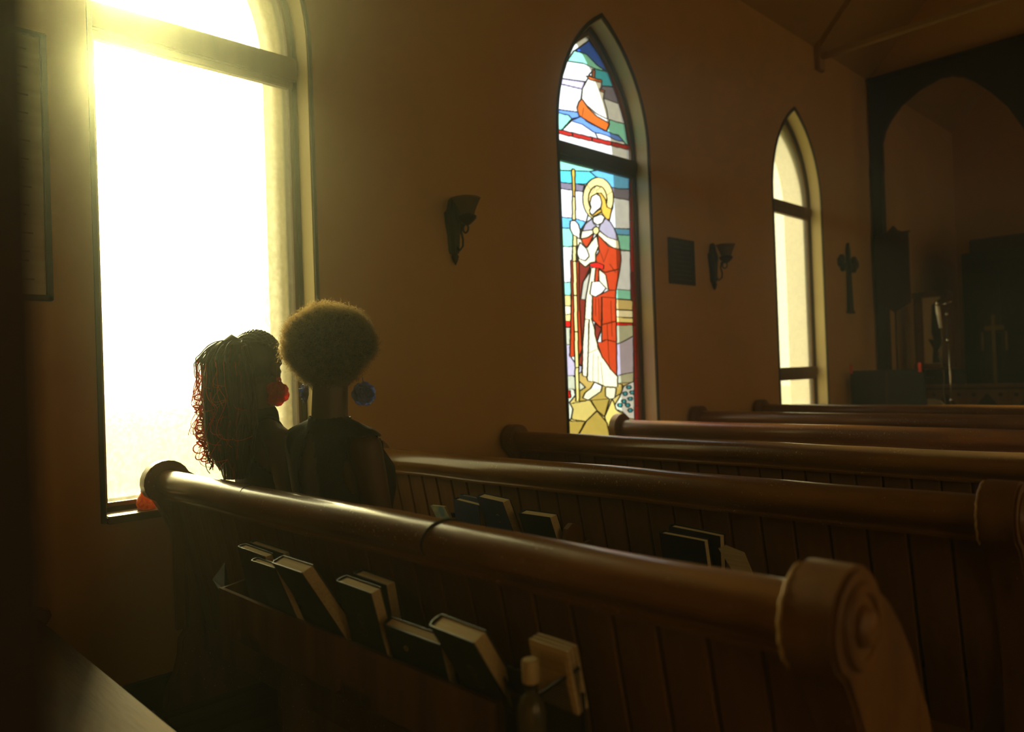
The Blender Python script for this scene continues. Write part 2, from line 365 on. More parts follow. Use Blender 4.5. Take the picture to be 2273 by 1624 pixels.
# ------------------------------------------------------------------ stained glass of window 2
def zA(x, y): return (1200+x/3.248, 30+y/3.248)
def zBq(x, y): return (1230+x/5.8, 340+y/5.8)
def zC(x, y): return (1200+x/3.53, 520+y/3.53)
CG = dict(blue=(.03, .10, .50), lblue=(.14, .50, .90), cyan=(.10, .66, .82), mint=(.28, .80, .62), white=(.84, .93, 1.0), pale=(.80, .86, .86),
          lilac=(.58, .52, .80), grey=(.20, .18, .25), turq=(.05, .50, .66), ship=(.62, .13, .01), red=(.42, .012, .008), border=(.33, .012, .008), gold=(.95, .80, .30), dgold=(.80, .48, .06),
          robe=(.50, .045, .008), drobe=(.20, .018, .012), cloak=(.38, .36, .46), cream=(.97, .92, .60), skin=(1.0, .99, .88), sash=(.85, .01, .01), tan=(.72, .58, .22),
          dtan=(.50, .36, .09), wash=(.62, .68, .50), rock=(.50, .47, .60), rockg=(.52, .56, .40), teal=(.05, .40, .52), wave=(.13, .30, .90), fgrey=(.50, .50, .40))
SG = []   # colour, polygon in photo pixels, leaded?
def sg(c, f, pts): SG.append((c, [f(*p) for p in pts]))
A, B, C_ = zA, zBq, zC
sg('blue', A, [(350, 195), (240, 275), (260, 272), (330, 297), (400, 370), (480, 425), (430, 300)])
sg('mint', A, [(240, 270), (330, 297), (400, 370), (475, 425), (390, 402), (310, 362), (190, 345)])
sg('white', A, [(190, 345), (310, 362), (390, 402), (350, 440), (335, 495), (150, 470)])
sg('turq', A, [(388, 400), (505, 430), (535, 532), (440, 525), (380, 470)])
sg('lilac', A, [(150, 470), (320, 495), (300, 548), (130, 508)])
sg('white', A, [(130, 508), (300, 548), (290, 620), (265, 712), (100, 692)])
sg('grey', A, [(430, 523), (538, 532), (580, 662), (520, 645), (455, 620)])
sg('pale', A, [(455, 615), (580, 660), (618, 802), (500, 770), (450, 745)])
sg('mint', A, [(495, 768), (618, 802), (640, 970), (600, 930), (560, 880), (470, 855)])
sg('wave', A, [(100, 690), (265, 712), (305, 745), (225, 762), (200, 735), (100, 712)])
sg('mint', A, [(100, 712), (200, 735), (225, 762), (150, 845), (100, 850)])
sg('white', A, [(100, 848), (150, 845), (225, 772), (300, 800), (390, 860), (420, 920), (300, 892), (100, 855)])
sg('pale', A, [(390, 858), (480, 880), (600, 930), (640, 970), (420, 920)])
sg('wave', A, [(215, 775), (300, 738), (330, 780), (465, 850), (560, 882), (600, 927), (540, 915), (470, 878), (380, 857), (300, 802)])
sg('skin', A, [(295, 615), (300, 545), (352, 448), (440, 500), (430, 560), (458, 570), (452, 620), (475, 700), (485, 765), (400, 722), (330, 662)])
sg('ship', A, [(372, 405), (392, 412), (388, 467), (370, 460)])
sg('ship', A, [(325, 450), (440, 482), (440, 502), (352, 478)])
sg('ship', A, [(425, 542), (460, 555), (458, 572), (426, 562)])
sg('ship', A, [(295, 615), (340, 680), (400, 740), (497, 795), (475, 852), (400, 812), (330, 772), (275, 737), (260, 682), (275, 640)])
rb = [(352, 165), (440, 290), (510, 430), (570, 590), (625, 780), (655, 985)]
rc = [(345, 195), (425, 310), (492, 450), (550, 610), (603, 790), (632, 975)]
for k in range(5): sg('border', A, [rb[k], rb[k+1], rc[k+1], rc[k]])
rd = [(352, 130), (470, 280), (540, 420), (605, 580), (662, 770), (700, 990)]
for k in range(5): sg('red', A, [rd[k], rd[k+1], rb[k+1], rb[k]])
for k in range(4): x0 = 90+k*140; sg('red', A, [(x0, 848+(x0-140)*.232-8), (x0+140, 848+x0*.232-8), (x0+140, 870+x0*.232), (x0, 870+(x0-140)*.232)])
# lower light: sky bands
sg('lblue', B, [(-60, -40), (580, 92), (500, 106), (330, 126), (-60, 50)])
sg('mint', B, [(-60, 50), (330, 126), (580, 222), (450, 240), (-60, 220)])
sg('white', B, [(325, 126), (500, 100), (640, 90), (1000, 170), (1000, 280), (800, 218), (580, 222)])
sg('cyan', B, [(-60, 220), (460, 238), (545, 310), (410, 402), (270, 397), (-60, 365)])
sg('lblue', B, [(455, 238), (580, 220), (800, 217), (1000, 275), (1000, 462), (850, 462), (720, 437), (640, 362), (540, 312)])
sg('grey', B, [(-60, 365), (270, 397), (390, 415), (370, 502), (270, 490), (-60, 440)])
sg('grey', B, [(715, 435), (850, 462), (1000, 462), (1000, 612), (880, 602), (765, 577), (745, 500)])
sg('white', B, [(-60, 440), (375, 502), (370, 650), (435, 800), (412, 887), (290, 852), (-60, 800)])
sg('white', B, [(760, 575), (1000, 612), (1000, 978), (770, 972), (700, 862), (755, 700)])
sg('lblue', B, [(-60, 800), (290, 850), (412, 887), (350, 978), (-60, 960)])
sg('lblue', B, [(765, 970), (1000, 980), (1000, 1062), (800, 1052)])
sg('mint', B, [(-60, 960), (352, 976), (342, 1102), (220, 1210), (-60, 1205)])
sg('mint', B, [(800, 1050), (1000, 1062), (1000, 1258), (845, 1243)])
sg('white', C_, [(100, 95), (250, 100), (235, 382), (100, 378)])
sg('white', C_, [(600, 128), (725, 135), (725, 445), (585, 432)])
for (l, r, cc) in (((378, 482), (430, 508), 'mint'), ((480, 562), (508, 590), 'tan'), ((562, 630), (590, 648), 'cream'), ((630, 682), (648, 690), 'gold'), ((682, 726), (690, 716), 'sash')):
    sg(cc, C_, [(100, l[0]), (238, l[0]), (238, l[1]), (100, l[1])]); sg(cc, C_, [(580, r[0]), (725, r[0]+12), (725, r[1]+4), (580, r[1])])
sg('rockg', C_, [(100, 726), (232, 730), (232, 866), (100, 866)])
sg('rock', C_, [(100, 866), (232, 866), (232, 960), (270, 1010), (325, 1040), (320, 1085), (262, 1112), (100, 1112)])
sg('rockg', C_, [(585, 716), (725, 712), (725, 800), (650, 840), (590, 867)])
sg('rock', C_, [(590, 865), (650, 840), (725, 798), (728, 1082), (650, 1102), (595, 1115)])
sg('rockg', C_, [(595, 1112), (650, 1096), (728, 1082), (728, 1170), (660, 1185), (600, 1200)])
sg('tan', C_, [(100, 1200), (740, 1160), (745, 1900), (100, 1900)])
sg('rockg', C_, [(100, 1112), (262, 1110), (358, 1200), (300, 1232), (100, 1215)])
sg('dtan', C_, [(258, 1112), (322, 1080), (400, 1100), (640, 1180), (640, 1240), (560, 1290), (400, 1300), (290, 1310), (300, 1232), (350, 1200)])
sg('tan', C_, [(225, 1330), (385, 1300), (440, 1382), (355, 1467), (245, 1452)])
sg('dtan', C_, [(392, 1300), (540, 1290), (500, 1432), (440, 1382)])
sg('gold', C_, [(500, 1432), (560, 1290), (600, 1382), (690, 1440), (560, 1560), (520, 1500)])
sg('dtan', C_, [(355, 1467), (440, 1385), (520, 1480), (545, 1600), (280, 1600)])
sg('dtan', C_, [(100, 1462), (350, 1467), (280, 1600), (100, 1600)])
sg('dtan', C_, [(540, 1560), (745, 1450), (745, 1720), (560, 1720)])
sg('white', C_, [(650, 1190), (735, 1150), (738, 1450), (690, 1442), (640, 1392), (590, 1372), (580, 1340), (620, 1270)])
for q in ((690, 1200), (660, 1250), (700, 1290), (650, 1310), (700, 1380), (620, 1340), (680, 1340), (715, 1240)):
    sg('teal', C_, [(q[0]+20*math.cos(a), q[1]+17*math.sin(a)) for a in np.arange(6)*PI/3])
sg('white', C_, [(100, 1215), (262, 1215), (272, 1262), (225, 1320), (252, 1372), (240, 1442), (215, 1475), (100, 1480)])
sg('sash', C_, [(205, 1225), (232, 1225), (235, 1280), (208, 1285)])
# the figure
sg('gold', B, [(565+198*math.cos(a), 590+275*math.sin(a)) for a in np.arange(28)*2*PI/28])
sg('gold', B, [(560+120*math.cos(a), 600+180*math.sin(a)) for a in np.arange(20)*2*PI/20])
sg('robe', C_, [(235, 205), (305, 200), (305, 480), (335, 900), (300, 952), (228, 962), (240, 500)])
sg('drobe', C_, [(300, 225), (390, 250), (335, 380), (315, 512), (352, 512), (335, 860), (330, 1035), (290, 1012), (325, 900), (300, 480)])
sg('cream', C_, [(350, 340), (390, 268), (437, 258), (427, 370), (385, 450), (405, 490), (400, 670), (432, 780), (450, 900), (500, 990), (602, 1110), (602, 1198), (500, 1192), (480, 1182), (420, 1157), (370, 1152), (360, 1117), (326, 1110), (330, 860), (345, 660), (355, 490)])
sg('fgrey', C_, [(330, 380), (395, 275), (372, 400), (352, 512), (313, 512)])
sg('cream', C_, [(330, 860), (345, 665), (380, 670), (372, 930), (365, 1117), (326, 1110)])
sg('robe', C_, [(445, 0), (530, 95), (622, 125), (630, 200), (620, 272), (505, 302), (440, 262), (428, 180), (455, 140)])
sg('robe', C_, [(505, 300), (621, 272), (600, 380), (590, 440), (535, 442), (528, 420), (470, 280)])
sg('robe', C_, [(405, 485), (475, 470), (535, 440), (590, 440), (588, 500), (480, 495), (475, 740), (405, 672)])
sg('robe', C_, [(478, 492), (588, 500), (592, 682), (480, 712)])
sg('robe', C_, [(478, 710), (592, 682), (594, 846), (508, 826), (478, 850)])
sg('robe', C_, [(440, 850), (478, 845), (508, 826), (594, 846), (597, 1113), (550, 1062), (480, 962)])
sg('drobe', C_, [(425, 700), (478, 740), (440, 850), (425, 790)])
sg('sash', C_, [(382, 232), (440, 222), (494, 245), (492, 272), (430, 264), (384, 252)])
sg('robe', C_, [(432, 262), (460, 265), (452, 370), (420, 372)])
sg('cream', C_, [(455, 275), (510, 320), (530, 432), (500, 425), (458, 370)])
sg('skin', C_, [(400, 375), (460, 370), (512, 425), (480, 462), (430, 492), (385, 472)])
sg('skin', C_, [(420, 1160), (482, 1190), (472, 1232), (370, 1302), (328, 1282), (350, 1240), (390, 1210)])
sg('skin', C_, [(508, 1200), (592, 1205), (582, 1282), (540, 1294), (508, 1270)])
sg('cream', B, [(285, 1060), (345, 1103), (420, 1222), (470, 1152), (545, 1060), (572, 1200), (530, 1300), (532, 1400), (470, 1412), (400, 1472), (320, 1402), (275, 1300)])
sg('skin', B, [(330, 1150), (420, 1240), (450, 1330), (400, 1390), (320, 1360), (285, 1280)])
sg('robe', B, [(340, 1105), (430, 1085), (515, 1030), (470, 1140), (420, 1222), (370, 1172)])
sg('cloak', B, [(492, 840), (500, 900), (545, 945), (500, 992), (355, 1010), (400, 910)])
sg('cloak', B, [(660, 838), (590, 920), (570, 992), (680, 1082), (805, 1130), (822, 1100), (775, 980), (722, 890)])
sg('cream', B, [(355, 1008), (497, 990), (502, 1040), (430, 1087), (338, 1107)])
sg('cream', B, [(570, 998), (690, 1088), (830, 1130), (842, 1242), (740, 1212), (640, 1132), (558, 1050)])
sg('gold', B, [(537+42*math.cos(a), 1000+50*math.sin(a)) for a in np.arange(10)*PI/5])
sg('skin', B, [(500, 830), (600, 790), (652, 830), (620, 900), (560, 927), (503, 890)])
sg('dgold', B, [(540, 518), (605, 518), (660, 600), (682, 700), (742, 720), (712, 862), (660, 842), (590, 740), (612, 640), (585, 550)])
sg('skin', B, [(480, 560), (540, 528), (590, 560), (612, 640), (600, 702), (550, 742), (500, 792), (463, 782), (453, 740), (475, 702), (458, 650)])
sg('dgold', B, [(458, 782), (500, 792), (560, 742), (600, 720), (612, 755), (540, 802), (488, 817)])
sg('dgold', B, [(222, 222), (238, 203), (254, 206), (268, 232), (270, 560), (236, 560), (232, 400)])
sg('gold', B, [(232, 562), (270, 562), (276, 865), (234, 862)])
sg('skin', B, [(207, 880), (262, 868), (312, 920), (333, 1000), (328, 1112), (290, 1082), (240, 1052), (203, 980)])
sg('gold', B, [(240, 1055), (286, 1075), (300, 1400), (240, 1390)])
for k, (za_, zb_) in enumerate(((95, 212), (215, 480), (482, 765), (768, 1045), (1048, 1310))):
    xx = lambda z: 246+z*.022
    sg('gold', C_, [(xx(za_), za_), (xx(za_)+29, za_), (xx(zb_)+29, zb_), (xx(zb_), zb_)])
# red borders of the lower light
for k in range(6): x0 = -60+k*185; sg('red', B, [(x0, -62+x0*.17), (x0+185, -62+(x0+185)*.17), (x0+185, -2+(x0+185)*.17), (x0, -2+x0*.17)])
ys_ = [120, 515, 860, 1205, 1535, 1900]
for k in range(5): sg('red', B, [(960+ys_[k]*.014, ys_[k]), (1050+ys_[k]*.014, ys_[k]), (1050+ys_[k+1]*.014, ys_[k+1]), (960+ys_[k+1]*.014, ys_[k+1])])
ys_ = [300, 508, 712, 920, 1130, 1345, 1700]
for k in range(6): sg('border', C_, [(712+ys_[k]*.016, ys_[k]), (760+ys_[k]*.016, ys_[k]), (760+ys_[k+1]*.016, ys_[k+1]), (712+ys_[k+1]*.016, ys_[k+1])])
LINES = [(B, [(430, 410), (470, 470)]), (B, [(740, 495), (680, 540)]), (B, [(480, 520), (540, 420), (600, 440)]), (B, [(600, 440), (540, 480), (560, 520)]), (B, [(570, 1200), (640, 1400), (700, 1230)]),
         (C_, [(375, 930), (440, 900)]), (C_, [(372, 1110), (372, 700)]), (C_, [(408, 1150), (412, 930)]), (C_, [(452, 1170), (450, 950)]), (C_, [(490, 1180), (470, 1000)]), (C_, [(540, 1060), (520, 700)]),
         (C_, [(560, 800), (550, 520)]), (C_, [(430, 640), (430, 500)]), (C_, [(460, 680), (455, 500)]), (C_, [(540, 230), (590, 300)]), (A, [(380, 480), (420, 640)]), (A, [(330, 540), (350, 650)]), (A, [(310, 680), (300, 740)])]
CELL = .004
gy0, gy1, gz0, gz1 = WIN[1][0], WIN[1][1], ZB, ZA
ny, nz = int((gy1-gy0)/CELL), int((gz1-gz0)/CELL)
YY, ZZ = np.meshgrid(gy0+(np.arange(ny)+.5)*CELL, gz0+(np.arange(nz)+.5)*CELL)
def pip(P, Y, Z):
    ins = np.zeros(Y.shape, bool); n = len(P)
    for i in range(n):
        (ya, za), (yb, zb) = P[i], P[(i+1) % n]
        if za == zb: continue
        c = ((za > Z) != (zb > Z)) & (Y < (yb-ya)*(Z-za)/(zb-za)+ya); ins ^= c
    return ins
lab = np.full((nz, ny), -1, int)
up = pip(inset(1, .030, 2.665, None), YY, ZZ); lo = pip(inset(1, .030, None, 2.575), YY, ZZ)
inside = up | lo
lab[inside] = 0
colr = ['pale']
for c, pts in SG:
    P = [(lambda q: (q.y, q.z))(at(px, py, 0, GX)) for px, py in pts]
    lab[pip(P, YY, ZZ) & inside] = len(colr); colr.append(c)
lab[lo & (lab == 0)] = 0
bd = np.zeros_like(inside)
for dz, dy in ((0, 1), (1, 0), (1, 1), (1, -1)):
    a_ = lab; b_ = np.roll(np.roll(lab, dz, 0), dy, 1); bd |= (a_ != b_)
bd &= inside
lm = MB(); cells = np.argwhere(bd)
for r_ in range(nz):      # lead cames as runs of small bars
    row = bd[r_]; i_ = 0
    idx = np.flatnonzero(np.diff(np.concatenate(([0], row.astype(int), [0]))))
    for s_, e_ in zip(idx[::2], idx[1::2]):
        lm.box(GX-.003, GX+.004, gy0+s_*CELL, gy0+e_*CELL, gz0+r_*CELL, gz0+(r_+1)*CELL)
me = bpy.data.meshes.new('lead_came'); me.from_pydata(lm.v, [], lm.f); me.update()
o = link('lead_came', me, M['frame'], w2); o['kind'] = 'stuff'
for f, L in LINES:
    P = [at(*f(*p), 0, GX+.002) for p in L]; MB().tube(P, .0022, 5).build('painted_line', M['frame'], w2)
gmats = {}
for k, c in enumerate(colr):
    msk = (lab == k)
    if msk.sum() < 6: continue
    # split into connected panes
    rem = msk.copy()
    runs = []
    for r_ in range(nz):
        if not msk[r_].any(): continue
        idx = np.flatnonzero(np.diff(np.concatenate(([0], msk[r_].astype(int), [0]))))
        for s_, e_ in zip(idx[::2], idx[1::2]): runs.append([r_, s_, e_, len(runs)])
    par_ = list(range(len(runs)))
    def fnd(a):
        while par_[a] != a: par_[a] = par_[par_[a]]; a = par_[a]
        return a
    byrow = {}
    for q in runs: byrow.setdefault(q[0], []).append(q)
    for q in runs:
        for p_ in byrow.get(q[0]-1, []):
            if p_[1] < q[2] and q[1] < p_[2]: par_[fnd(q[3])] = fnd(p_[3])
    comp = {}
    for q in runs: comp.setdefault(fnd(q[3]), []).append(q)
    if c not in gmats: gmats[c] = glass('stained_glass_'+c, CG[c], .68, .045, .10, (25, 25, 25))
    for cc in comp.values():
        if sum(q[2]-q[1] for q in cc) < 8: continue
        b = MB()
        for q in cc:
            y_0, y_1, z_0 = gy0+q[1]*CELL, gy0+q[2]*CELL, gz0+q[0]*CELL
            b.add([(GX, y_0, z_0), (GX, y_1, z_0), (GX, y_1, z_0+CELL), (GX, y_0, z_0+CELL)], [(0, 1, 2, 3)])
        me = bpy.data.meshes.new('glass_piece'); me.from_pydata(b.v, [], b.f); me.update()
        link('glass_piece', me, gmats[c], w2)

# ------------------------------------------------------------------ pews
PY, PIT = 1.065, .9343
PLW = .0985
def ys(z): return 1.085-PY+.2*(.805-z)       # rear face of the back boards, relative to the pew
# plank: visible tongue-and-groove board, leaning
def plank_mesh():
    b = MB(); z0, z1 = .20, .815
    P = [(0, .009), (.009, .009), (.009, -.006), (.012, -.008), (PLW-.003, -.008), (PLW, -.005), (PLW, .014), (0, .014)]
    n = len(P); vs = []
    for z in (z0, z1):
        for (x, y) in P: vs.append((x, ys(z)+y, z))
    b.add(vs, [tuple(range(n)), tuple(range(n, 2*n))]+[(i, (i+1) % n, n+(i+1) % n, n+i) for i in range(n)])
    return b.mesh('plank')
plank_me = plank_mesh(); plank_me.materials.append(M['pew'])
def end_profile():
    c = (0.0, .855); r = .083; P = []
    for k in range(13):     # rounded head from the rear underside over the top
        q = math.radians(215-k*16); P.append((c[0]+r*math.cos(q)*1.04, c[1]+r*math.sin(q)))
    P += [(.115, .865), (.158, .821), (.20, .765), (.235, .70), (.265, .65), (.29, .58), (.305, .53), (.335, .495), (.40, .48), (.45, .478), (.50, .482), (.535, .47), (.54, .45), (.52, .42), (.50, .38), (.49, .30),
          (.505, .12), (.53, .05), (.53, 0), (-.03, 0), (-.02, .07), (.01, .12), (.03, .19), (.035, .25), (.065, .29), (.068, .38), (.062, .483), (.044, .59), (.012, .681), (-.025, .755), (-.045, .79)]
    return P
EP = end_profile()
def pew_mesh_end(name, x0, x1, outward):
    bm = bmesh.new(); b = MB().prism(EP, x0, x1, 0)
    me = b.mesh(name); bm.from_mesh(me)
    ed = [e for e in bm.edges if len(e.link_faces) == 2 and abs(e.verts[0].co.x-e.verts[1].co.x) < 1e-6 and e.calc_face_angle(0) > 1.2]
    bmesh.ops.bevel(bm, geom=ed, offset=.006, segments=2, affect='EDGES'); bm.to_mesh(me); bm.free(); return me
def rail_mesh(x0, x1):
    b = MB(); P = []
    for k in range(20): q = math.radians(-60-k*13.2); P.append((.047*math.cos(q)*1.0, .853+.047*math.sin(q)))
    # P runs clockwise: rear, top, front; add the lower bead
    P = [(.047*math.cos(math.radians(a)), .853+.047*math.sin(math.radians(a))) for a in range(-40, 226, 14)]
    P += [(-.024, .815), (-.022, .808), (-.027, .803), (-.024, .795), (-.010, .793), (.04, .79), (.045, .80)]
    n = len(P); K = max(2, int((x1-x0)/.12)); vs = []
    for i in range(K+1):
        x = x0+(x1-x0)*i/K; wob = .0015*math.sin(x*5.3)+.001*math.sin(x*13+1)
        for (y, z) in P: vs.append((x, y+wob, z+wob*.7))
    fs = [tuple(range(n)), tuple(K*n+i for i in range(n))]
    for i in range(K):
        for j in range(n): fs.append((i*n+j, i*n+(j+1) % n, (i+1)*n+(j+1) % n, (i+1)*n+j))
    b.add(vs, fs); me = b.mesh('top_rail'); return me
XL0, XL1, XE0, XE1 = .022, .080, 2.545, 2.622
def make_pew():
    root = empty('pew', (0, PY, 0))
    autosmooth(link('top_rail', rail_mesh(XL1-.001, XE0+.001), M['rail'], root, local=True), 35)
    eL = link('end_panel', pew_mesh_end('end_panel_far', XL0, XL1, -1), M['end'], root, local=True); autosmooth(eL, 30)
    eR = link('end_panel', pew_mesh_end('end_panel_aisle', XE0, XE1, 1), M['end'], root, local=True); autosmooth(eR, 30)
    ro = MB().lathe([(.058, 0), (.062, .004), (.058, .010), (.046, .010), (.042, .004), (.030, .004), (.028, .012), (.022, .018), (.008, .021), (.002, .021)], (XE1-.002, 0.004, .855), 28, 'x')
    autosmooth(ro.build('rosette', M['end'], eR, local=True), 30)
    for k in range(25):
        o = bpy.data.objects.new('plank', plank_me); COL.objects.link(o); o.parent = root
        o.location = (XL1+.018+k*PLW, 0, 0)
        if k == 24: o.scale = ((XE0-(XL1+.018+24*PLW))/PLW, 1, 1)
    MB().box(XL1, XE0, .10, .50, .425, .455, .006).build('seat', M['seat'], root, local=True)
    MB().box(XL1, XE0, ys(.25)-.020, ys(.25)-.004, .20, .295, .003).build('bottom_rail', M['end'], root, local=True)
    MB().box(XL1, XL1+.02, ys(.8)-.012, ys(.8)+.02, .30, .79).build('end_batten', M['end'], root, local=True)
    MB().box(.84, .875, .03, .46, 0, .42, .004).build('seat_support', M['end'], root, local=True)
    MB().box(1.74, 1.775, .03, .46, 0, .42, .004).build('seat_support', M['end'], root, local=True)
    return root
def rack(root, x0, x1, z0=.475, z1=.607, notches=True, bracket=None, end_round=None):
    """book rack on the back of a pew, in the pew's coordinates"""
    r = MB()
    yb = -.105
    P = [(x0, z1)]
    n = max(1, int((x1-x0)/.5)) if notches else 0
    P += [(x0, z0)]
    for k in range(n):
        cx = x0+.19+k*.54
        if cx+.1 > x1: break
        P += [(cx-.075, z0), (cx-.072, z0+.030)]+[(cx-.07+.14*t, z0+.030-.0*t+.012*math.sin(PI*t)) for t in (.1, .3, .5, .7, .9)]+[(cx+.072, z0+.030), (cx+.075, z0)]
    P += [(x1, z0), (x1, z1)]
    r.prism(P, yb-.008, yb+.004, 1)
    fp = r.build('rack_front', M['pew'], root, local=True)
    MB().box(x0, x1, yb+.004, ys(.5)-.009, z0+.02, z0+.032).build('rack_shelf', M['pew'], root, local=True)
    for xa in (x0, x1-.012):
        MB().prism([(yb+.004, z0), (ys(z0)-.008, z0), (ys(z1)-.008, z1+.02), (yb+.004, z1)], xa, xa+.012, 0).build('rack_side', M['end'], root, local=True)
    return fp
pew0 = make_pew()
PEWLAB = ['nearest varnished pew with worn golden top rail and a wide rack of hymn books',
          'second pew ahead of the seated women, with blue hymn books in its racks',
          'third pew ahead, its scrolled end beside the stained glass window, planks bare',
          'fourth pew ahead, its rail crossing the bottom of the stained glass window',
          'fifth pew ahead, its scrolled end under the small wall sconce',
          'frontmost pew, its top rail just below the choir desk and plain window']
pews = [pew0]
def copy_pew():
    r = pew0.copy(); COL.objects.link(r)
    for ch in pew0.children:
        c = ch.copy(); COL.objects.link(c); c.parent = r
        for g in ch.children:
            d = g.copy(); COL.objects.link(d); d.parent = c
    return r
for k in range(1, 6): r = copy_pew(); r.location.y = PY+PIT*k; pews.append(r)
for p_, lb in zip(pews, PEWLAB): tag(p_, lb, 'pew', 'church pews along the left wall')
pm = copy_pew(); pm.location.y = PY-PIT; tag(pm, 'pew behind the first one, only its lit seat edge in the bottom left corner', 'pew', 'church pews along the left wall')
for c in list(pm.children):     # its back stands beside the camera, out of the picture
    pass
rack(pews[0], .775, 1.995)
MB().add([(.70, -.10, .617), (.785, -.115, .60), (.785, -.10, .60), (.70, -.06, .66), (.705, -.035, .50), (.785, -.10, .50)], [(0, 1, 2), (0, 2, 3), (0, 3, 4), (0, 4, 5, 1), (2, 5, 4, 3), (1, 5, 2)]).build('rack_bracket', M['black'], pews[0], local=True)
rack(pews[1], .50, 1.315); rack(pews[1], 1.66, 2.06)
autosmooth(MB().prism([(-.105, .55), (-.105, .66), (-.095, .69), (-.07, .705), (-.045, .70), (-.02, .68), (-.01, .55)], 1.315, 1.335, 0).build('rack_bracket', M['end'], pews[1], local=True))
# worn aisle-side scroll edge with painted-in pale highlight, two nearest pews
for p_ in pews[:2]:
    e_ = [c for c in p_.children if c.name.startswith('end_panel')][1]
    MB().tube([(XE0+.001+.001*math.sin(k*2.1), .0855*math.cos(math.radians(225-k*6.5)), .855+.082*math.sin(math.radians(225-k*6.5))) for k in range(20)], [.0016+.0012*abs(math.sin(k*1.3)) for k in range(20)], 5).build('worn_highlight_edge', M['worn'], e_, True, local=True)
# the notch across the nearest rail
b = MB(); pts = []
for k in range(15):
    q = math.radians(-10+k*14.5); pts.append((1.735+.030*math.cos(q*1.0)*.9-.012, .0475*math.cos(q+.4), .853+.0475*math.sin(q+.4)))
b.tube(pts, [.0012+.0035*math.sin(PI*k/14) for k in range(15)], 6)
b.build('rail_notch', M['black'], pews[0], True, local=True)
b = MB(); b.tube([(.775+.01*math.sin(k*.5), .0472*math.cos(math.radians(30+k*9)), .853+.0472*math.sin(math.radians(30+k*9))) for k in range(13)], .0012, 5)
b.build('rail_crack', M['black'], pews[0], True, local=True)

# ------------------------------------------------------------------ books
def book(label, TL, TR, BR, yt, yb, t, cover, group, zb=None, soft=False, pages='paper', spine=True, mark=None, cat='book'):
    """hard-backed book standing in a rack: front cover corners as seen, top at depth yt, foot at yb, t thick"""
    tl, tr, br = at(*TL, 1, yt), at(*TR, 1, yt), at(*BR, 1, yb)
    if zb is not None:      # carry the foot down into the rack
        d = (br-tr); k = (zb-tr.z)/d.z; br = tr+d*k
    bl = br+(tl-tr)
    wv = (tr-tl); dn = (bl-tl).normalized(); u = wv.normalized()
    nrm = u.cross(dn).normalized()
    if nrm.y < 0: nrm = -nrm
    th = nrm*t
    root = empty('book' if cat == 'book' else 'booklet', bl, 0, label, cat, group)
    c = .0022 if not soft else .0006
    def slab(name, a, m, inset_=0.0, o0=0.0, o1=1.0, inr=0.0):
        P0, P1, P2, P3 = bl, br, tr, tl
        lft = u*0.0
        P = [bl+u*(0.004 if inset_ else 0)+th*o0-dn*inset_, br-u*inset_+th*o0-dn*inset_, tr-u*inset_+th*o0+dn*inset_, tl+u*(0.004 if inset_ else 0)+th*o0+dn*inset_]
        Q = [p+th*(o1-o0) for p in P]
        return MB().hexa([P[0], P[1], Q[1], Q[0], P[3], P[2], Q[2], Q[3]]).build(name, m, root)
    e = c/t
    slab('front_cover', 0, cover, 0, 0, e); slab('back_cover', 0, cover, 0, 1-e, 1)
    slab('page_block', 0, M[pages], .004 if not soft else .001, e, 1-e)
    if spine:
        b = MB(); vs = []
        K = 6
        for P in (bl, tl):
            for k in range(K+1):
                f = k/K; vs.append(P+th*f-u*(.006*math.sin(PI*f)))
            for k in range(K+1):
                f = 1-k/K; vs.append(P+th*f-u*(.006*math.sin(PI*f))+u*.003)
        n = 2*(K+1); b.add(vs, [tuple(range(n)), tuple(range(n, 2*n))]+[(i, (i+1) % n, n+(i+1) % n, n+i) for i in range(n)])
        b.build('spine', cover, root)
    if mark:
        kind, mm, cx, cyy, sz = mark
        O = tl+u*(wv.length*cx)+dn*((bl-tl).length*cyy)-nrm*.0012
        def arc(c0, r, a0, a1, n=14, sx=1.0): return [O+u*(c0[0]+r*math.cos(math.radians(a0+(a1-a0)*k/n))*sx)+dn*(c0[1]+r*math.sin(math.radians(a0+(a1-a0)*k/n))) for k in range(n+1)]
        m_ = MB(); rr = .0007
        if kind == 'scroll':
            for dz in (-.5, .5):
                m_.tube(arc((0, dz*sz), sz*.42, 0, 360), rr, 4); m_.tube(arc((-sz*.15, dz*sz), sz*.3, 60, 300), rr, 4); m_.tube(arc((sz*.15, dz*sz), sz*.3, -120, 120), rr, 4)
                m_.tube([O+dn*(dz*sz-sz*.5), O+dn*(dz*sz+sz*.5)], rr, 4)
        elif kind == 'fish':
            m_.tube(arc((0, 0), sz*.55, 180, 360), rr, 4); m_.tube(arc((0, 0), sz*.55, 0, 180, sx=1), rr*.9, 4); m_.tube([O-u*sz*.5, O+u*sz*.5], rr, 4); m_.tube([O-dn*sz*.5, O], rr, 4)
            m_.tube(arc((0, .2*sz), sz*.6, 200, 340), rr, 4)
            for q in range(5): m_.tube(arc((.1*sz*math.cos(q*1.3), -.85*sz+.1*sz*math.sin(q*1.3)), .05*sz, 0, 360, 6), rr, 4)
        elif kind == 'moon':
            m_.tube(arc((0, -sz*.4), sz*.22, 190, 350), [rr*(1+1.6*math.sin(PI*k/14)) for k in range(15)], 4); m_.tube(arc((0, sz*.3), sz*.10, 0, 180), rr, 4)
        elif kind == 'blob':
            m_.tube(arc((0, 0), sz*.3, 0, 360), rr*2, 4)
        m_.build('cover_emblem', mm, root)
    return root
def cover(name, c): return mat(name, c, .45, tuple(x*.75 for x in c), (30, 30, 30), bump=.15, bscale=(300, 300, 300))
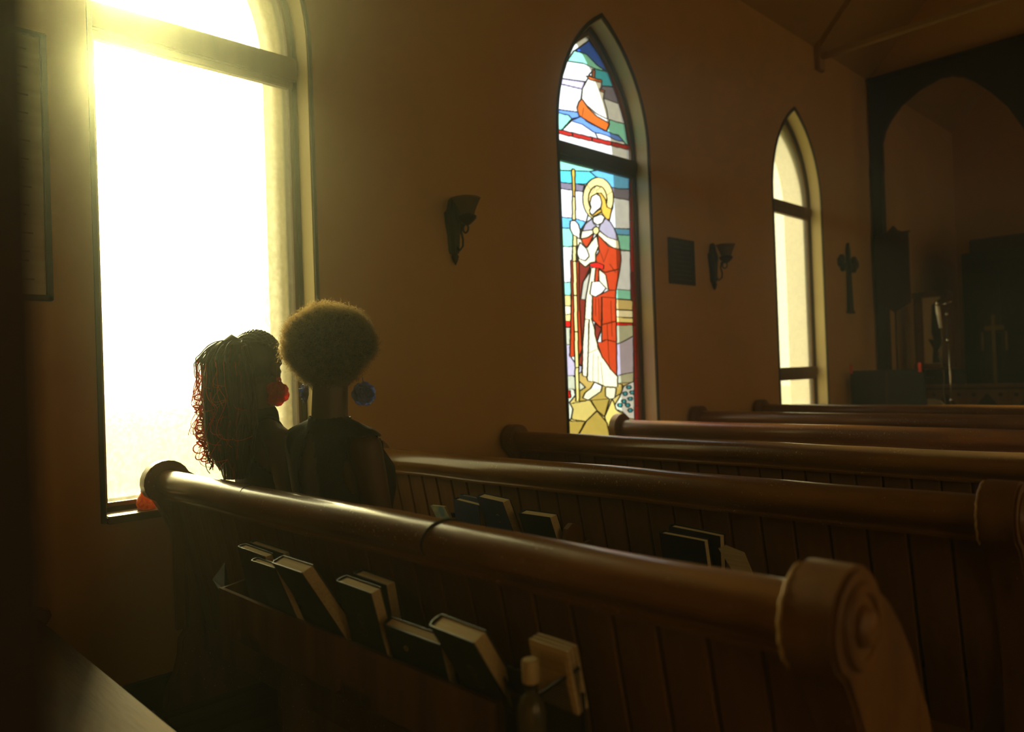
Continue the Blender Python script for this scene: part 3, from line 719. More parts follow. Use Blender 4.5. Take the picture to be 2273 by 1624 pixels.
cG = cover('dark_green_cover', (.022, .026, .018)); cN = cover('navy_cover', (.022, .030, .085)); cK = cover('black_cover', (.010, .010, .012)); cT = cover('teal_cover', (.016, .030, .034)); cD = cover('dark_navy_cover', (.010, .011, .026))
gold = mat('gold_print', (.40, .30, .12), .5); dimg = mat('dim_gold_print', (.10, .085, .04), .5)
G1 = 'hymn books in the nearest pew rack'
book('dark green hymn book second from the left end of the rack, small and low', (527, 1212), (587, 1234), (600, 1290), .955, .965, .026, cG, G1, .509)
book('plain dark book behind the leftmost small one, tallest at the left', (553, 1203), (628, 1228), (640, 1290), 1.005, 1.02, .022, cG, G1, .509)
book('short dark book squeezed in front of the big leaning one', (557, 1243), (609, 1260), (640, 1330), .935, .955, .02, cG, G1, .509)
book('thick dark green hymn book leaning left with wide bright page edges', (603, 1248), (668, 1270), (735, 1370), .915, .955, .036, cG, G1, .512)
book('dark hymn book with scrolled monogram on its cover, left of the low blue one', (746, 1288), (822, 1316), (847, 1412), .93, .955, .030, cG, G1, .509, mark=('scroll', dimg, .5, .38, .03))
book('dark book standing right behind the monogrammed hymn book', (783, 1272), (856, 1298), (872, 1390), .995, 1.01, .030, cK, G1, .509)
book('low wide teal book lying on its long side', (850, 1384), (975, 1430), (985, 1470), .935, .955, .026, cT, G1, .509, mark=('blob', gold, .35, .25, .02))
book('dark green hymn book with faded emblem at the right end of the rack', (952, 1387), (1050, 1426), (1108, 1526), .915, .955, .036, cG, G1, .512, mark=('scroll', dimg, .52, .40, .028))
G2 = 'books in the racks of the second pew'
Y2 = PIT
book('navy blue book upright, at the left of the second pew rack', (1006, 1107), (1062, 1121), (1068, 1180), .955+Y2, .965+Y2, .030, cN, G2, .509)
book('dark blue book hidden behind the left navy one, only its top showing', (1020, 1097), (1060, 1106), (1064, 1150), 1.0+Y2, 1.0+Y2, .022, cN, G2, .509)
book('navy blue book with tiny crescent mark leaning left', (1057, 1101), (1115, 1114), (1139, 1180), .935+Y2, .955+Y2, .040, cN, G2, .509, mark=('moon', gold, .62, .28, .03))
book('black book with line-drawn round emblem and worn pale corners', (1150, 1138), (1220, 1148), (1236, 1198), .94+Y2, .955+Y2, .040, cK, G2, .509, mark=('fish', gold, .55, .72, .035))
book('very dark navy hymn book, front one of the pair on the right', (1463, 1182), (1563, 1201), (1571, 1260), .945+Y2, .955+Y2, .026, cD, G2, .509)
book('dark book behind the front one of the right pair, pages fanned', (1484, 1167), (1598, 1190), (1600, 1240), .985+Y2, .99+Y2, .030, cD, G2, .509)
sky_card = mat('printed_card', (.45, .42, .20), .6, (.14, .24, .28), (26, 26, 26), detail=1)
book('small printed booklet with blue and orange picture, tilted left of the books', (955, 1121), (986, 1124), (1003, 1158), .955+Y2, .96+Y2, .012, sky_card, G2, .56, soft=True, spine=False, cat='booklet')
# fanned pamphlet
root = empty('pamphlet', at(1600, 1230, 1, .95+Y2), 0, 'pale fanned pamphlet leaning beside the right pair of books', 'pamphlet')
for k in range(6):
    a, b_, c_ = at(1594+k*3, 1216-k*1.5, 1, .95+Y2), at(1634+k*3.5, 1241-k*3, 1, .95+Y2), at(1672+k*2, 1300, 1, .955+Y2)
    dd = a+(c_-b_); n_ = Vector((.002, .003, 0))
    MB().hexa([dd, c_, c_+n_*.4, dd+n_*.4, a, b_, b_+n_*.4, a+n_*.4]).build('leaf', M['paper'], root)
# small dark bottle with a label among the books of the second pew
q = at(1006, 1150, 1, .985+Y2)
root = empty('small_bottle', (q.x, q.y, .53), 0, 'small dark bottle with pale label beside the left navy book', 'bottle')
autosmooth(MB().lathe([(.014, 0), (.015, .004), (.015, .10), (.012, .115), (.008, .122), (.008, .14)], (q.x, q.y, .508), 16).build('body', M['black'], root))
autosmooth(MB().lathe([(.0095, 0), (.0095, .018)], (q.x, q.y, .66), 14).build('cap', M['black'], root))
MB().lathe([(.0155, 0), (.0155, .05)], (q.x, q.y, .57), 16).build('bottle_label', M['paper'], root, True)

# mesh pouch with sanitizer bottle and service sheets on the nearest pew
pouch = empty('mesh_pouch', (2.10, .98, .50), 0, 'dark mesh pouch with V-shaped mouth hanging at the right of the book rack', 'pouch')
MESHM, t_, o_ = nmat('black_mesh'); n_ = t_.nodes.new; l_ = t_.links.new
tc_ = n_('ShaderNodeTexCoord'); wv1 = n_('ShaderNodeTexChecker'); wv1.inputs['Scale'].default_value = 420; l_(tc_.outputs['Object'], wv1.inputs[0])
b1 = n_('ShaderNodeBsdfPrincipled'); b1.inputs['Base Color'].default_value = (.03, .027, .02, 1); b1.inputs['Roughness'].default_value = .5
tr_ = n_('ShaderNodeBsdfTransparent'); tr_.inputs[0].default_value = (.8, .8, .8, 1); mxs = n_('ShaderNodeMixShader'); l_(wv1.outputs['Fac'], mxs.inputs[0]); l_(b1.outputs[0], mxs.inputs[1]); l_(tr_.outputs[0], mxs.inputs[2]); l_(mxs.outputs[0], o_.inputs[0])
vl, vm_, vr = at(1150, 1535, 1, .945), at(1232, 1580, 1, .92), at(1278, 1500, 1, .945)
nseg = 14; vs = []; fs = []
for k in range(nseg+1):
    f = k/nseg; x = 1.995+.19*f; bulge = .035*math.sin(PI*f)
    if f < .62: zt = vl.z+(vm_.z-vl.z)*(f/.62)**1.0-.012*math.sin(PI*f/.62)
    else: zt = vm_.z+(vr.z-vm_.z)*((f-.62)/.38)
    for j, z in enumerate((zt, zt*.5+.2, .40, .36)): vs.append((x, .975-bulge*(1 if j < 3 else .3), z))
for k in range(nseg):
    for j in range(3): fs.append((k*4+j, (k+1)*4+j, (k+1)*4+j+1, k*4+j+1))
MB().add(vs, fs).build('mesh_body', MESHM, pouch, True)
MB().tube([(v[0], v[1], v[2]) for v in vs[::4]], .0035, 6).build('rim', M['black'], pouch, True)
MB().box(1.993, 2.187, .98, .985, .36, .67).build('backing', M['cloth'], pouch)
MB().tube([(2.10, .93, .50), (2.105, .935, .47), (2.10, .93, .40)], .003, 6).build('drawstring', M['black'], pouch, True)
# service sheets
txt = mat('text_lines', (.22, .16, .08), .8)
def sheet(i, dy):
    a, b_, c_ = at(1173, 1417-0, 1, .957), at(1258, 1446, 1, .957), at(1275, 1540, 1, .965)
    off = Vector((.0, dy, .002*i))
    r_ = empty('service_sheet', a+off, 0, ['front service sheet printed with text, in the mesh pouch', 'middle one of the stacked service sheets in the mesh pouch', 'rearmost of the stacked service sheets in the mesh pouch'][i], 'sheet', 'stacked service sheets in the pouch')
    dn_ = (c_-b_)*1.5; a, b_ = a+off, b_+off; th = Vector((0, .007, 0))
    MB().hexa([a+dn_, b_+dn_, b_+dn_+th, a+dn_+th, a, b_, b_+th, a+th]).build('paper', M['paper'], r_)
    if i == 0:
        m_ = MB(); u_ = b_-a
        for k in range(22):
            s0 = a+u_*(.25+.03*k)+dn_*(.16+.05*math.sin(k*1.7)); L = .45+.2*math.sin(k*2.3)
            m_.tube([s0-Vector((0, .0003, 0)), s0+dn_*L-Vector((0, .0003, 0))], .00035, 4)
        m_.build('printed_text', txt, r_)
for i in range(3): sheet(i, i*.010)
q = at(1178, 1510, 1, .93)
bot = empty('sanitizer_bottle', (q.x, q.y, .5), 0, 'clear bottle with ivory screw cap in front of the service sheets', 'bottle')
GL = mat('clear_plastic', (.12, .10, .055), .12, (.10, .085, .045), trans=.2, coat=.6)
zc = q.z
autosmooth(MB().lathe([(.024, -.14), (.026, -.135), (.026, -.050), (.021, -.032), (.010, -.02), (.010, -.002)], (q.x, q.y, zc), 20).build('body', GL, bot))
autosmooth(MB().lathe([(.0145, 0), (.0150, .002), (.0150, .036), (.0135, .039)], (q.x, q.y, zc-.002), 22).build('cap', M['white'], bot))
MB().lathe([(.012, 0), (.013, .004), (.012, .008)], (q.x, q.y, zc-.012), 18).build('neck_ring', M['black'], bot)

# ------------------------------------------------------------------ wall fittings
def sconce(y, label):
    root = empty('wall_sconce', (0, y, 1.95), 0, label, 'wall lamp', 'iron torch sconces on the left wall')
    bp = [(-.030, 2.085), (-.018, 2.135), (0, 2.152), (.018, 2.135), (.030, 2.085), (.050, 2.065), (.045, 2.02), (.032, 1.95), (.026, 1.87), (.020, 1.855), (-.020, 1.855), (-.026, 1.87), (-.032, 1.95), (-.045, 2.02), (-.050, 2.065)]
    autosmooth(MB().prism([(y+p[0], p[1]) for p in bp], .0, .028).build('back_plate', M['black'], root))
    autosmooth(MB().lathe([(.002, 1.795), (.012, 1.815), (.019, 1.838), (.012, 1.855), (.022, 1.868), (.024, 1.93), (.034, 2.03), (.030, 2.06), (.020, 2.09), (.008, 2.12)], (.022, y, 0), 14).build('torch_body', M['black'], root))
    MB().tube([(.03, y, 1.90), (.06, y, 1.865), (.085, y, 1.885), (.088, y, 1.92), (.075, y, 1.96), (.085, y, 1.995), (.115, y, 2.01)], [.007, .006, .006, .006, .006, .007, .008], 8).build('scroll_arm', M['black'], root, True)
    MB().tube([(.112+.020*math.cos(a), y, 1.972+.022*math.sin(a)) for a in np.linspace(1.4, 7.2, 18)], .0055, 6).build('scroll', M['black'], root, True)
    autosmooth(MB().lathe([(.006, 1.985), (.018, 1.992), (.036, 2.008), (.048, 2.020), (.050, 2.032), (.040, 2.040), (.004, 2.040)], (.125, y, 0), 20).build('cup', M['bronze'], root))
    gl = mat('smoked_glass_shade', (.26, .17, .08), .25, (.20, .13, .06), (20, 20, 20), trans=.55) if 'shade_g' not in M else M['shade_g']
    M['shade_g'] = gl
    b = MB(); pr = [(.036, 2.04), (.042, 2.06), (.052, 2.085), (.066, 2.115), (.072, 2.125), (.070, 2.126), (.064, 2.115), (.049, 2.085), (.039, 2.06), (.033, 2.042)]
    n = 24; vs = []; fs = []
    for r, z in pr:
        for j in range(n): q = 2*PI*j/n; rr = r*(1+.03*math.cos(8*q)); vs.append((.125+rr*math.cos(q), y+rr*math.sin(q), z))
    for i in range(len(pr)-1):
        for j in range(n): fs.append((i*n+j, i*n+(j+1) % n, (i+1)*n+(j+1) % n, (i+1)*n+j))
    b.add(vs, fs).build('glass_shade', gl, root, True)
    return root
sconce(2.568, 'iron torch sconce between the tall plain window and the stained glass window')
sconce(5.13, 'iron torch sconce right of the small dark plaque, nearer the chancel')
pl = empty('wall_plaque', (0, 4.71, 1.98), 0, 'small dark rectangular plaque between stained glass window and far sconce', 'plaque')
MB().box(0, .012, 4.55, 4.885, 1.815, 2.145, .003).build('plate', M['black'], pl)
pt_ = mat('plaque_letters', (.05, .06, .045), .6)
for k in range(9): z = 2.115-k*.033; MB().box(.012, .0135, 4.60+.02*math.sin(k), 4.84-.03*math.cos(k*1.7)**2, z-.005, z+.004).build('engraved_line', pt_, pl)
cr = empty('wall_cross', (0, 7.68, 1.7), 0, 'dark metal wall cross with rounded trefoil arms right of the far window', 'cross')
b = MB(); b.prism([(7.63, 1.715), (7.74, 1.715), (7.715, 2.12), (7.645, 2.12)], .002, .028)
b.prism([(7.645, 2.1), (7.715, 2.1), (7.71, 2.33), (7.68, 2.395), (7.65, 2.33)], .002, .028)
b.box(.002, .028, 7.50, 7.86, 2.135, 2.195, .004)
b.build('shaft', M['black'], cr)
for (dy, dz) in ((-.19, .03), (-.13, -.012), (-.15, .06), (.19, .03), (.13, -.012), (.15, .06), (0, .0)):
    autosmooth(MB().lathe([(.048, 0), (.050, .006), (.044, .026), (.02, .034), (.002, .036)], (.002, 7.68+dy, 2.165+dz), 16, 'x').build('lobe', M['black'], cr))
MB().box(.002, .034, 7.61, 7.76, 1.695, 1.72, .003).build('foot', M['black'], cr)
# framed board left of the near window
fb = empty('framed_board', (0, .56, 1.54), 0, 'tall framed notice board on the wall left of the bright window', 'frame')
MB().box(.004, .020, .36, .706, 1.545, 2.46, .002).build('board', mat('board_paper', (.42, .34, .16), .35, (.34, .27, .12), (1, 1, 30), coat=.6), fb)
b = MB(); b.box(.0, .032, .695, .715, 1.53, 2.47, .003); b.box(0, .032, .35, .37, 1.53, 2.47, .003); b.box(0, .032, .35, .715, 1.53, 1.55, .003); b.box(0, .032, .35, .715, 2.45, 2.47, .003)
b.build('frame', M['frame'], fb)
for k in range(26): z = 1.60+k*.032; MB().box(.020, .0205, .40, .66-.04*math.sin(k*1.9)**2, z, z+.006).build('text_line', mat('faded_text', (.20, .15, .06), .5) if k == 0 else bpy.data.materials['faded_text'], fb)
# flame coloured glass votive on the sill
vz = empty('votive_holder', (-.045, 1.03, ZB+.006), 0, 'mottled orange and red glass votive holder on the window sill', 'candle holder')
vm2 = mat('flame_glass', (.90, .46, .08), .25, (.66, .06, .02), (75, 75, 75), trans=.55, detail=1.5, mixlo=.44, mixhi=.54)
b = MB(); pr = [(.022, 0), (.036, .006), (.041, .020), (.038, .038), (.028, .055), (.022, .066), (.024, .074), (.021, .074), (.019, .066), (.025, .054), (.034, .036), (.036, .020), (.030, .008)]
n = 22; vs = []; fs = []
for i, (r, z) in enumerate(pr):
    for j in range(n):
        q = 2*PI*j/n; zz_ = z+(.007*math.cos(5*q) if .06 < z else 0); vs.append((-.045+r*math.cos(q), 1.03+r*math.sin(q), ZB+.006+zz_))
for i in range(len(pr)-1):
    for j in range(n): fs.append((i*n+j, i*n+(j+1) % n, (i+1)*n+(j+1) % n, (i+1)*n+j))
b.add(vs, fs).build('glass_cup', vm2, vz, True)
MB().lathe([(.015, .006), (.016, .02), (.015, .022)], (-.045, 1.03, ZB+.006), 14).build('candle', M['paper'], vz)

# ------------------------------------------------------------------ chancel
scr = empty('chancel_screen', (XM, 8.4, 0), 0, 'dark timber chancel screen with pointed arches at the front of the nave', 'screen')
arch = [(.128, 3.50), (.16, 3.62), (.211, 3.71), (.326, 3.845), (.503, 3.955), (.70, 4.015), (.80, 4.005), (.90, 3.96), (.985, 3.895), (1.132, 3.742), (1.273, 3.552), (1.384, 3.33), (1.42, 3.2)]
cx_ = np.linspace(0, PI, 15)
big = [(1.54+.0+(XR-3.08)*(1-math.cos(q))/2, 3.2+.75*math.sin(q)) for q in cx_]
mir = [(XR-x, z) for x, z in reversed([(.128, 3.2)]+arch)]
up_ = [(0.027, 4.185), (0.027, 3.2), (.128, 3.2)]+arch+big[0:]+mir+[(XR-.027, 3.2), (XR-.027, 4.185)]
MB().prism(up_, 8.36, 8.44, 1).build('arched_board', M['dark'], scr)
for x0, x1 in ((.02, .118), (1.42, 1.54), (XR-1.54, XR-1.42), (XR-.118, XR-.02)):
    MB().box(x0, x1, 8.34, 8.46, 0, 3.25, .004).build('post', M['dark'], scr)
MB().box(.02, XR-.02, 8.33, 8.37, 4.15, 4.19, .004).build('cornice', M['dark'], scr)
for (px, py) in ((1973, 218), (2230, 155)):
    q = at(px, py, 1, 8.36); MB().lathe([(.012, 0), (.014, -.006), (.004, -.012)], (q.x, q.y, q.z), 10, 'y').build('stud', M['bronze'], scr)
# banner
bn = empty('banner', (.23, 8.28, 1.7), 0, 'dark maroon church banner with pointed top and bottom hanging by the screen post', 'banner')
P = [(.06, 2.50), (.12, 2.515), (.18, 2.535), (.245, 2.60), (.29, 2.54), (.33, 2.525), (.385, 2.525), (.385, 1.80), (.31, 1.755), (.225, 1.71), (.14, 1.76), (.06, 1.81)]
MB().prism(P, 8.274, 8.286, 1).build('banner_cloth', M['maroon'], bn)
MB().tube([(.04, 8.29, 2.50), (.40, 8.29, 2.52)], .008, 8).build('crossbar', M['dark'], bn, True)
MB().tube([(.225, 8.30, 0), (.225, 8.30, 2.58)], .010, 8).build('pole', M['dark'], bn, True)
# glazed cabinet on a stand, window reflection painted as cream glass
mc = empty('glazed_cabinet', (.34, 9.1, 0), 0, 'narrow wooden glass-fronted wall cabinet with a pale reflection painted on its glass, behind the microphone', 'cabinet')
fw = mat('cabinet_wood', (.20, .08, .025), .45, (.14, .055, .018), (8, 8, 3))
b = MB(); b.box(.165, .500, 8.99, 9.03, 1.885, 1.945, .004); b.box(.165, .500, 8.99, 9.03, 1.115, 1.165, .004); b.box(.20, .262, 8.99, 9.03, 1.12, 1.94, .004); b.box(.448, .500, 8.99, 9.03, 1.12, 1.94, .004)
b.build('door_frame', fw, mc)
MB().box(.165, .50, 9.03, 9.25, 1.115, 1.945, .004).build('carcass', fw, mc)
lit = mat('cream_reflection', (.92, .82, .48), .35, (.82, .72, .40), (4, 4, 4), coat=.8)
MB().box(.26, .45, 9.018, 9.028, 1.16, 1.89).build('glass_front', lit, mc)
MB().lathe([(.010, 0), (.012, -.012), (.004, -.02)], (.225, 8.99, 1.52), 10, 'y').build('knob', M['bronze'], mc)
b = MB(); b.prism([(.44, 1.86), (.36, 1.80), (.345, 1.5), (.365, 1.42), (.31, 1.43), (.355, 1.33), (.345, 1.17), (.44, 1.17), (.40, 1.30), (.44, 1.38)], 9.010, 9.017, 1)
b.build('dark_ornament', M['dark'], mc)
MB().box(.14, .56, 8.98, 9.35, .0, 1.10, .006).build('stand', M['dark'], mc)
# organ case
og = empty('organ_case', (1.2, 9.7, 0), 0, 'large dark organ case with raised back at the right of the chancel', 'organ')
MB().box(.50, 2.3, 9.6, 10.6, 0, 2.38, .01).build('case', M['black'], og)
MB().box(.56, 2.3, 9.7, 10.5, 2.38, 2.54, .01).build('top_cabinet', M['maroon'], og)
b = MB(); b.box(.55, 2.25, 9.585, 9.602, .95, .98); b.box(.55, 2.25, 9.585, 9.602, 2.28, 2.30); b.build('moulding', M['dark'], og)
for k in range(5): MB().box(.60+k*.33, .86+k*.33, 9.59, 9.603, 1.05, 2.2, .003).build('panel', M['black'], og)
# altar rail with gothic tracery
ar = empty('altar_rail', (1.2, 9.0, 0), 0, 'low carved rail with pointed gothic openings in front of the organ', 'rail')
MB().box(.27, 2.6, 8.88, 8.98, .905, .94, .006).build('handrail', M['end'], ar)
MB().box(.27, 2.6, 8.91, 8.96, .885, .905, .004).build('moulding', M['dark'], ar)
MB().box(.27, 2.6, 8.955, 8.965, .1, .89).build('backing_panel', M['dark'], ar)
for k in range(6):
    x0 = .30+k*.378; c = x0+.185
    out_ = [(x0, .14), (x0, .885), (x0+.37, .885), (x0+.37, .14)]
    hole = [(c-.12, .2), (c-.12, .66), (c-.10, .72), (c-.05, .79), (c, .845), (c+.05, .79), (c+.10, .72), (c+.12, .66), (c+.12, .2)]
    loops = [out_, hole]; hs = []
    for sx in (-1, 1):
        hs.append([(c+sx*(.12+.025*math.cos(a)), .83+.022*math.sin(a)) for a in np.arange(8)*PI/4])
    loops += hs; flat = [p for L in loops for p in L]; n = len(flat)
    tri = tessellate_polygon([[Vector((p[0], p[1], 0)) for p in L] for L in loops])
    MB().add([(p[0], 8.925, p[1]) for p in flat]+[(p[0], 8.945, p[1]) for p in flat], [tuple(t) for t in tri]+[tuple(n+i for i in t) for t in tri]).build('tracery_panel', M['end'], ar)
# brass standing cross behind the rail
sx_ = empty('brass_cross', (.86, 9.3, 0), 0, 'tall dim brass cross with side bars standing behind the altar rail', 'cross')
brs = mat('dull_brass', (.22, .15, .06), .45, metal=.7)
MB().box(.845, .875, 9.28, 9.30, .92, 1.66, .003).build('upright', brs, sx_)
MB().box(.775, .955, 9.282, 9.298, 1.50, 1.545, .003).build('crossbar', brs, sx_)
for x in (.745, .965): MB().box(x, x+.018, 9.282, 9.298, 1.28, 1.48, .002).build('side_bar', brs, sx_)
MB().box(.70, 1.02, 9.2, 9.4, .0, .93, .01).build('pedestal', M['black'], sx_)
# choir desk with red clips
ds = empty('choir_desk', (.39, 7.5, 0), 0, 'black choir desk front with two panels ahead of the first pew', 'desk')
MB().box(.06, .385, 7.5, 7.53, .0, 1.128, .004).build('desk_panel', M['cloth'], ds); MB().box(.400, .725, 7.5, 7.53, .0, 1.128, .004).build('desk_panel', M['cloth'], ds)
MB().box(.38, .405, 7.505, 7.535, .0, 1.12, .002).build('centre_stile', M['maroon'], ds)
MB().box(.06, .725, 7.53, 7.80, 1.02, 1.05, .004).build('desk_top', M['black'], ds)
for xx, lb in ((.075, 'small red clip on the left top corner of the choir desk'), (.69, 'small red clip on the right top corner of the choir desk')):
    r_ = empty('red_clip', (xx, 7.49, 1.11), 0, lb, 'clip', 'red clips on the choir desk')
    MB().box(xx-.012, xx+.014, 7.485, 7.498, 1.10, 1.175, .003).build('jaw', M['red'], r_)
    MB().tube([(xx-.014, 7.49, 1.17), (xx-.01, 7.49, 1.185), (xx+.012, 7.49, 1.18), (xx+.016, 7.49, 1.165)], .005, 6).build('handle', M['red'], r_, True)
# microphone stand with paper
ms_ = empty('microphone_stand', (.90, 7.6, 0), 0, 'chrome microphone stand with boom before the cabinet', 'microphone stand')
def P76(px, py, y=7.6): return at(px, py, 1, y)
MB().tube([P76(2113, 930), P76(2106, 760)], .007, 8).build('pole', M['chrome'], ms_, True)
MB().tube([P76(2106, 760), P76(2104, 735), P76(2099, 700), P76(2100, 672)], .0055, 8).build('upper_pole', M['black'], ms_, True)
MB().tube([P76(2088, 678), P76(2112, 669)], .006, 8).build('boom', M['chrome'], ms_, True)
for px, py in ((2103, 755), (2101, 697), (2111, 888)):
    q = P76(px, py); MB().lathe([(.012, -.014), (.014, 0), (.012, .014)], q, 12).build('clutch', M['chrome'], ms_, True)
q = P76(2113, 930); MB().tube([q, (q.x, q.y, .03)], .008, 8).build('lower_pole', M['chrome'], ms_, True)
MB().lathe([(.14, 0), (.14, .015), (.05, .03), (.012, .04)], (q.x, q.y, 0), 24).build('round_base', M['black'], ms_, True)
pa = empty('white_cloth_mic', (.82, 7.58, 1.45), 0, 'white lit tapering microphone hanging tilted from the boom', 'microphone')
MB().tube([P76(2080, 676, 7.57), P76(2082, 690, 7.57), P76(2088, 728, 7.57)], [.016, .020, .013], 12).build('body', mat('white_enamel', (.95, .93, .85), .25), pa, True)
MB().tube([P76(2080, 668, 7.57), P76(2080, 678, 7.57)], [.012, .018], 12).build('grille', M['chrome'], pa, True)
cb = MB().tube([P76(2089, 728), P76(2091, 760), P76(2084, 790), P76(2093, 815), P76(2096, 840), P76(2093, 868), P76(2098, 890), P76(2098, 910)], .004, 6).build('microphone_cable', mat('pale_cable', (.22, .18, .10), .6), None, True)
tag(cb, 'thin wavy cable hanging down from the microphone', 'cable')
tb = empty('white_cloth', (.35, 8.0, .72), 0, 'corner of a pale cloth draped right of the choir desk', 'cloth')
a = at(2058, 885, 1, 8.0); b_ = at(2096, 900, 1, 8.0)
MB().prism([(a.x, a.z), (a.x+.05, a.z-.002), (a.x+.11, a.z-.02), (b_.x, b_.z), (b_.x, .6), (a.x, .6)], 8.0, 8.05, 1).build('drape', mat('linen', (.65, .6, .42), .8), tb)
MB().box(a.x-.02, b_.x+.05, 8.0, 8.3, 0, .6, .01).build('stool', M['dark'], tb)

# near dark post, at the left edge of the picture
pp = empty('timber_post', (2.67, 0, 0), 0, 'blurred dark timber post close to the camera at the left edge', 'post')
MB().box(2.637, 2.70, -.10, .0765, 0, 5.5, .004).build('shaft', M['dark'], pp)
MB().box(2.634, 2.72, -.12, .0695, 0, .12, .004).build('plinth', M['dark'], pp)

# ------------------------------------------------------------------ people
def remeshed(mb, voxel, smooth_it):
    me = mb.mesh('tmp'); o = bpy.data.objects.new('tmp', me); COL.objects.link(o)
    r = o.modifiers.new('r', 'REMESH'); r.mode = 'VOXEL'; r.voxel_size = voxel
    s = o.modifiers.new('s', 'SMOOTH'); s.factor = .5; s.iterations = smooth_it
    dg = bpy.context.evaluated_depsgraph_get(); dg.update()
    nm = bpy.data.meshes.new_from_object(o.evaluated_get(dg)); bpy.data.objects.remove(o)
    return nm
def ell(b, c, r, rot=None, nu=20, nv=14):
    vs = []; fs = []; R = rot or Matrix.Identity(3)
    for i in range(nv+1):
        t = PI*i/nv
        for j in range(nu):
            q = 2*PI*j/nu; vs.append(Vector(c)+R @ Vector((r[0]*math.sin(t)*math.cos(q), r[1]*math.sin(t)*math.sin(q), r[2]*math.cos(t))))
    for i in range(nv):
        for j in range(nu): fs.append((i*nu+j, i*nu+(j+1) % nu, (i+1)*nu+(j+1) % nu, (i+1)*nu+j))
    return b.add(vs, fs)
def cap(b, p, q, r1, r2, n=14, flat=None):
    """tapered limb with round ends"""
    p, q = Vector(p), Vector(q); d = (q-p); L = d.length; d = d/L
    pts = []; rs = []
    for k in range(5): a = PI/2*(1-k/4.0); pts.append(p-d*r1*math.sin(a)); rs.append(max(r1*math.cos(a), .0006))
    for k in range(5): a = PI/2*(k/4.0); pts.append(q+d*r2*math.sin(a)); rs.append(max(r2*math.cos(a), .0006))
    return b.tube(pts, rs, n)
BW = 1.12
def torso(b, secs, n=24):
    """stack of super-elliptic sections: (z, y centre, half width, half depth)"""
    vs = []; fs = []; K = len(secs)
    for (z, yc, rx, ry) in secs:
        for j in range(n):
            q = 2*PI*j/n; c_, s_ = math.cos(q), math.sin(q); vs.append((BW*rx*math.copysign(abs(c_)**.85, c_), yc+ry*math.copysign(abs(s_)**.85, s_), z))
    for i in range(K-1):
        for j in range(n): fs.append((i*n+j, i*n+(j+1) % n, (i+1)*n+(j+1) % n, (i+1)*n+j))
    fs.append(tuple(reversed(range(n)))); fs.append(tuple((K-1)*n+j for j in range(n)))
    return b.add(vs, fs)
TS = [(.46, .06, .150, .115), (.54, .06, .178, .135), (.62, .055, .160, .12), (.70, .05, .135, .10), (.78, .055, .140, .105), (.88, .06, .155, .125), (.95, .055, .160, .125), (1.01, .03, .162, .095), (1.05, .015, .135, .070), (1.075, .01, .085, .055), (1.09, .008, .060, .050)]
def body(hr, hc, elbow_out, dz=0.0):
    """seated figure facing +y, hands folded in the lap; hc head centre, hr head rotation"""
    b = MB(); torso(b, TS)
    cap(b, (0, .006, 1.06), (hc[0]*.6, hc[1]*.6, hc[2]-.085), .060, .056)
    RH = Matrix.Rotation(hr, 3, 'Z')
    H = Vector(hc)
    ell(b, H+RH @ Vector((0, -.012, .012)), (.073, .092, .098), RH)
    ell(b, H+RH @ Vector((0, .030, -.035)), (.058, .060, .075), RH)      # face and jaw
    ell(b, H+RH @ Vector((0, .066, -.085)), (.026, .022, .020), RH)      # chin
    cap(b, H+RH @ Vector((0, .086, .010)), H+RH @ Vector((0, .106, -.028)), .009, .015, 10)   # nose
    ell(b, H+RH @ Vector((0, .090, -.052)), (.024, .012, .009), RH); ell(b, H+RH @ Vector((0, .088, -.063)), (.021, .012, .008), RH)  # lips
    for s in (-1, 1):
        ell(b, H+RH @ Vector((s*.030, .078, .004)), (.014, .012, .010), RH)
        ell(b, H+RH @ Vector((s*.030, .078, .024)), (.022, .014, .006), RH)
        ell(b, H+RH @ Vector((s*.075, -.008, -.015)), (.008, .018, .030), RH @ Matrix.Rotation(s*.25, 3, 'Z'))     # ear
        ell(b, H+RH @ Vector((s*.076, -.004, -.042)), (.007, .009, .010), RH)
        sh = Vector((s*.178, .012, 1.022)); el = Vector((s*elbow_out, .05, .745)); wr = Vector((s*.055, .265, .640))
        cap(b, (s*.08, .010, 1.058), sh, .046, .052); cap(b, sh, el, .052, .038); cap(b, el, wr, .038, .024)
        cap(b, wr, wr+Vector((-s*.035, .060, -.012)), .026, .030)                                             # palm
        base = wr+Vector((-s*.035, .060, -.012))
        for k, L in enumerate((.040, .046, .044, .034)):                                                     # fingers
            f0 = base+Vector((s*(.024-.016*k)*1.0, .018, .004)); f1 = f0+Vector((-s*.012, L*.62, -.006)); f2 = f1+Vector((-s*.012, L*.42, -.022))
            cap(b, f0, f1, .0088, .0080, 8); cap(b, f1, f2, .0080, .0068, 8)
        t0 = wr+Vector((-s*.002, .020, .018)); t1 = t0+Vector((-s*.012, .038, .014)); t2 = t1+Vector((-s*.014, .026, -.004))
        cap(b, t0, t1, .0105, .0095, 8); cap(b, t1, t2, .0095, .0078, 8)
        hip = Vector((s*.09, .08, .555)); kn = Vector((s*.095, .50, .545)); an = Vector((s*.09, .47, .10))
        cap(b, hip, kn, .085, .058); cap(b, kn, an, .056, .034); cap(b, an, an+Vector((0, .03, -.05)), .036, .034); cap(b, an+Vector((0, -.03, -.06)), an+Vector((s*.01, .15, -.068)), .032, .026)
    return b
def world_mesh(me, loc, rz):
    me.transform(Matrix.Translation(loc) @ Matrix.Rotation(rz, 4, 'Z')); return me
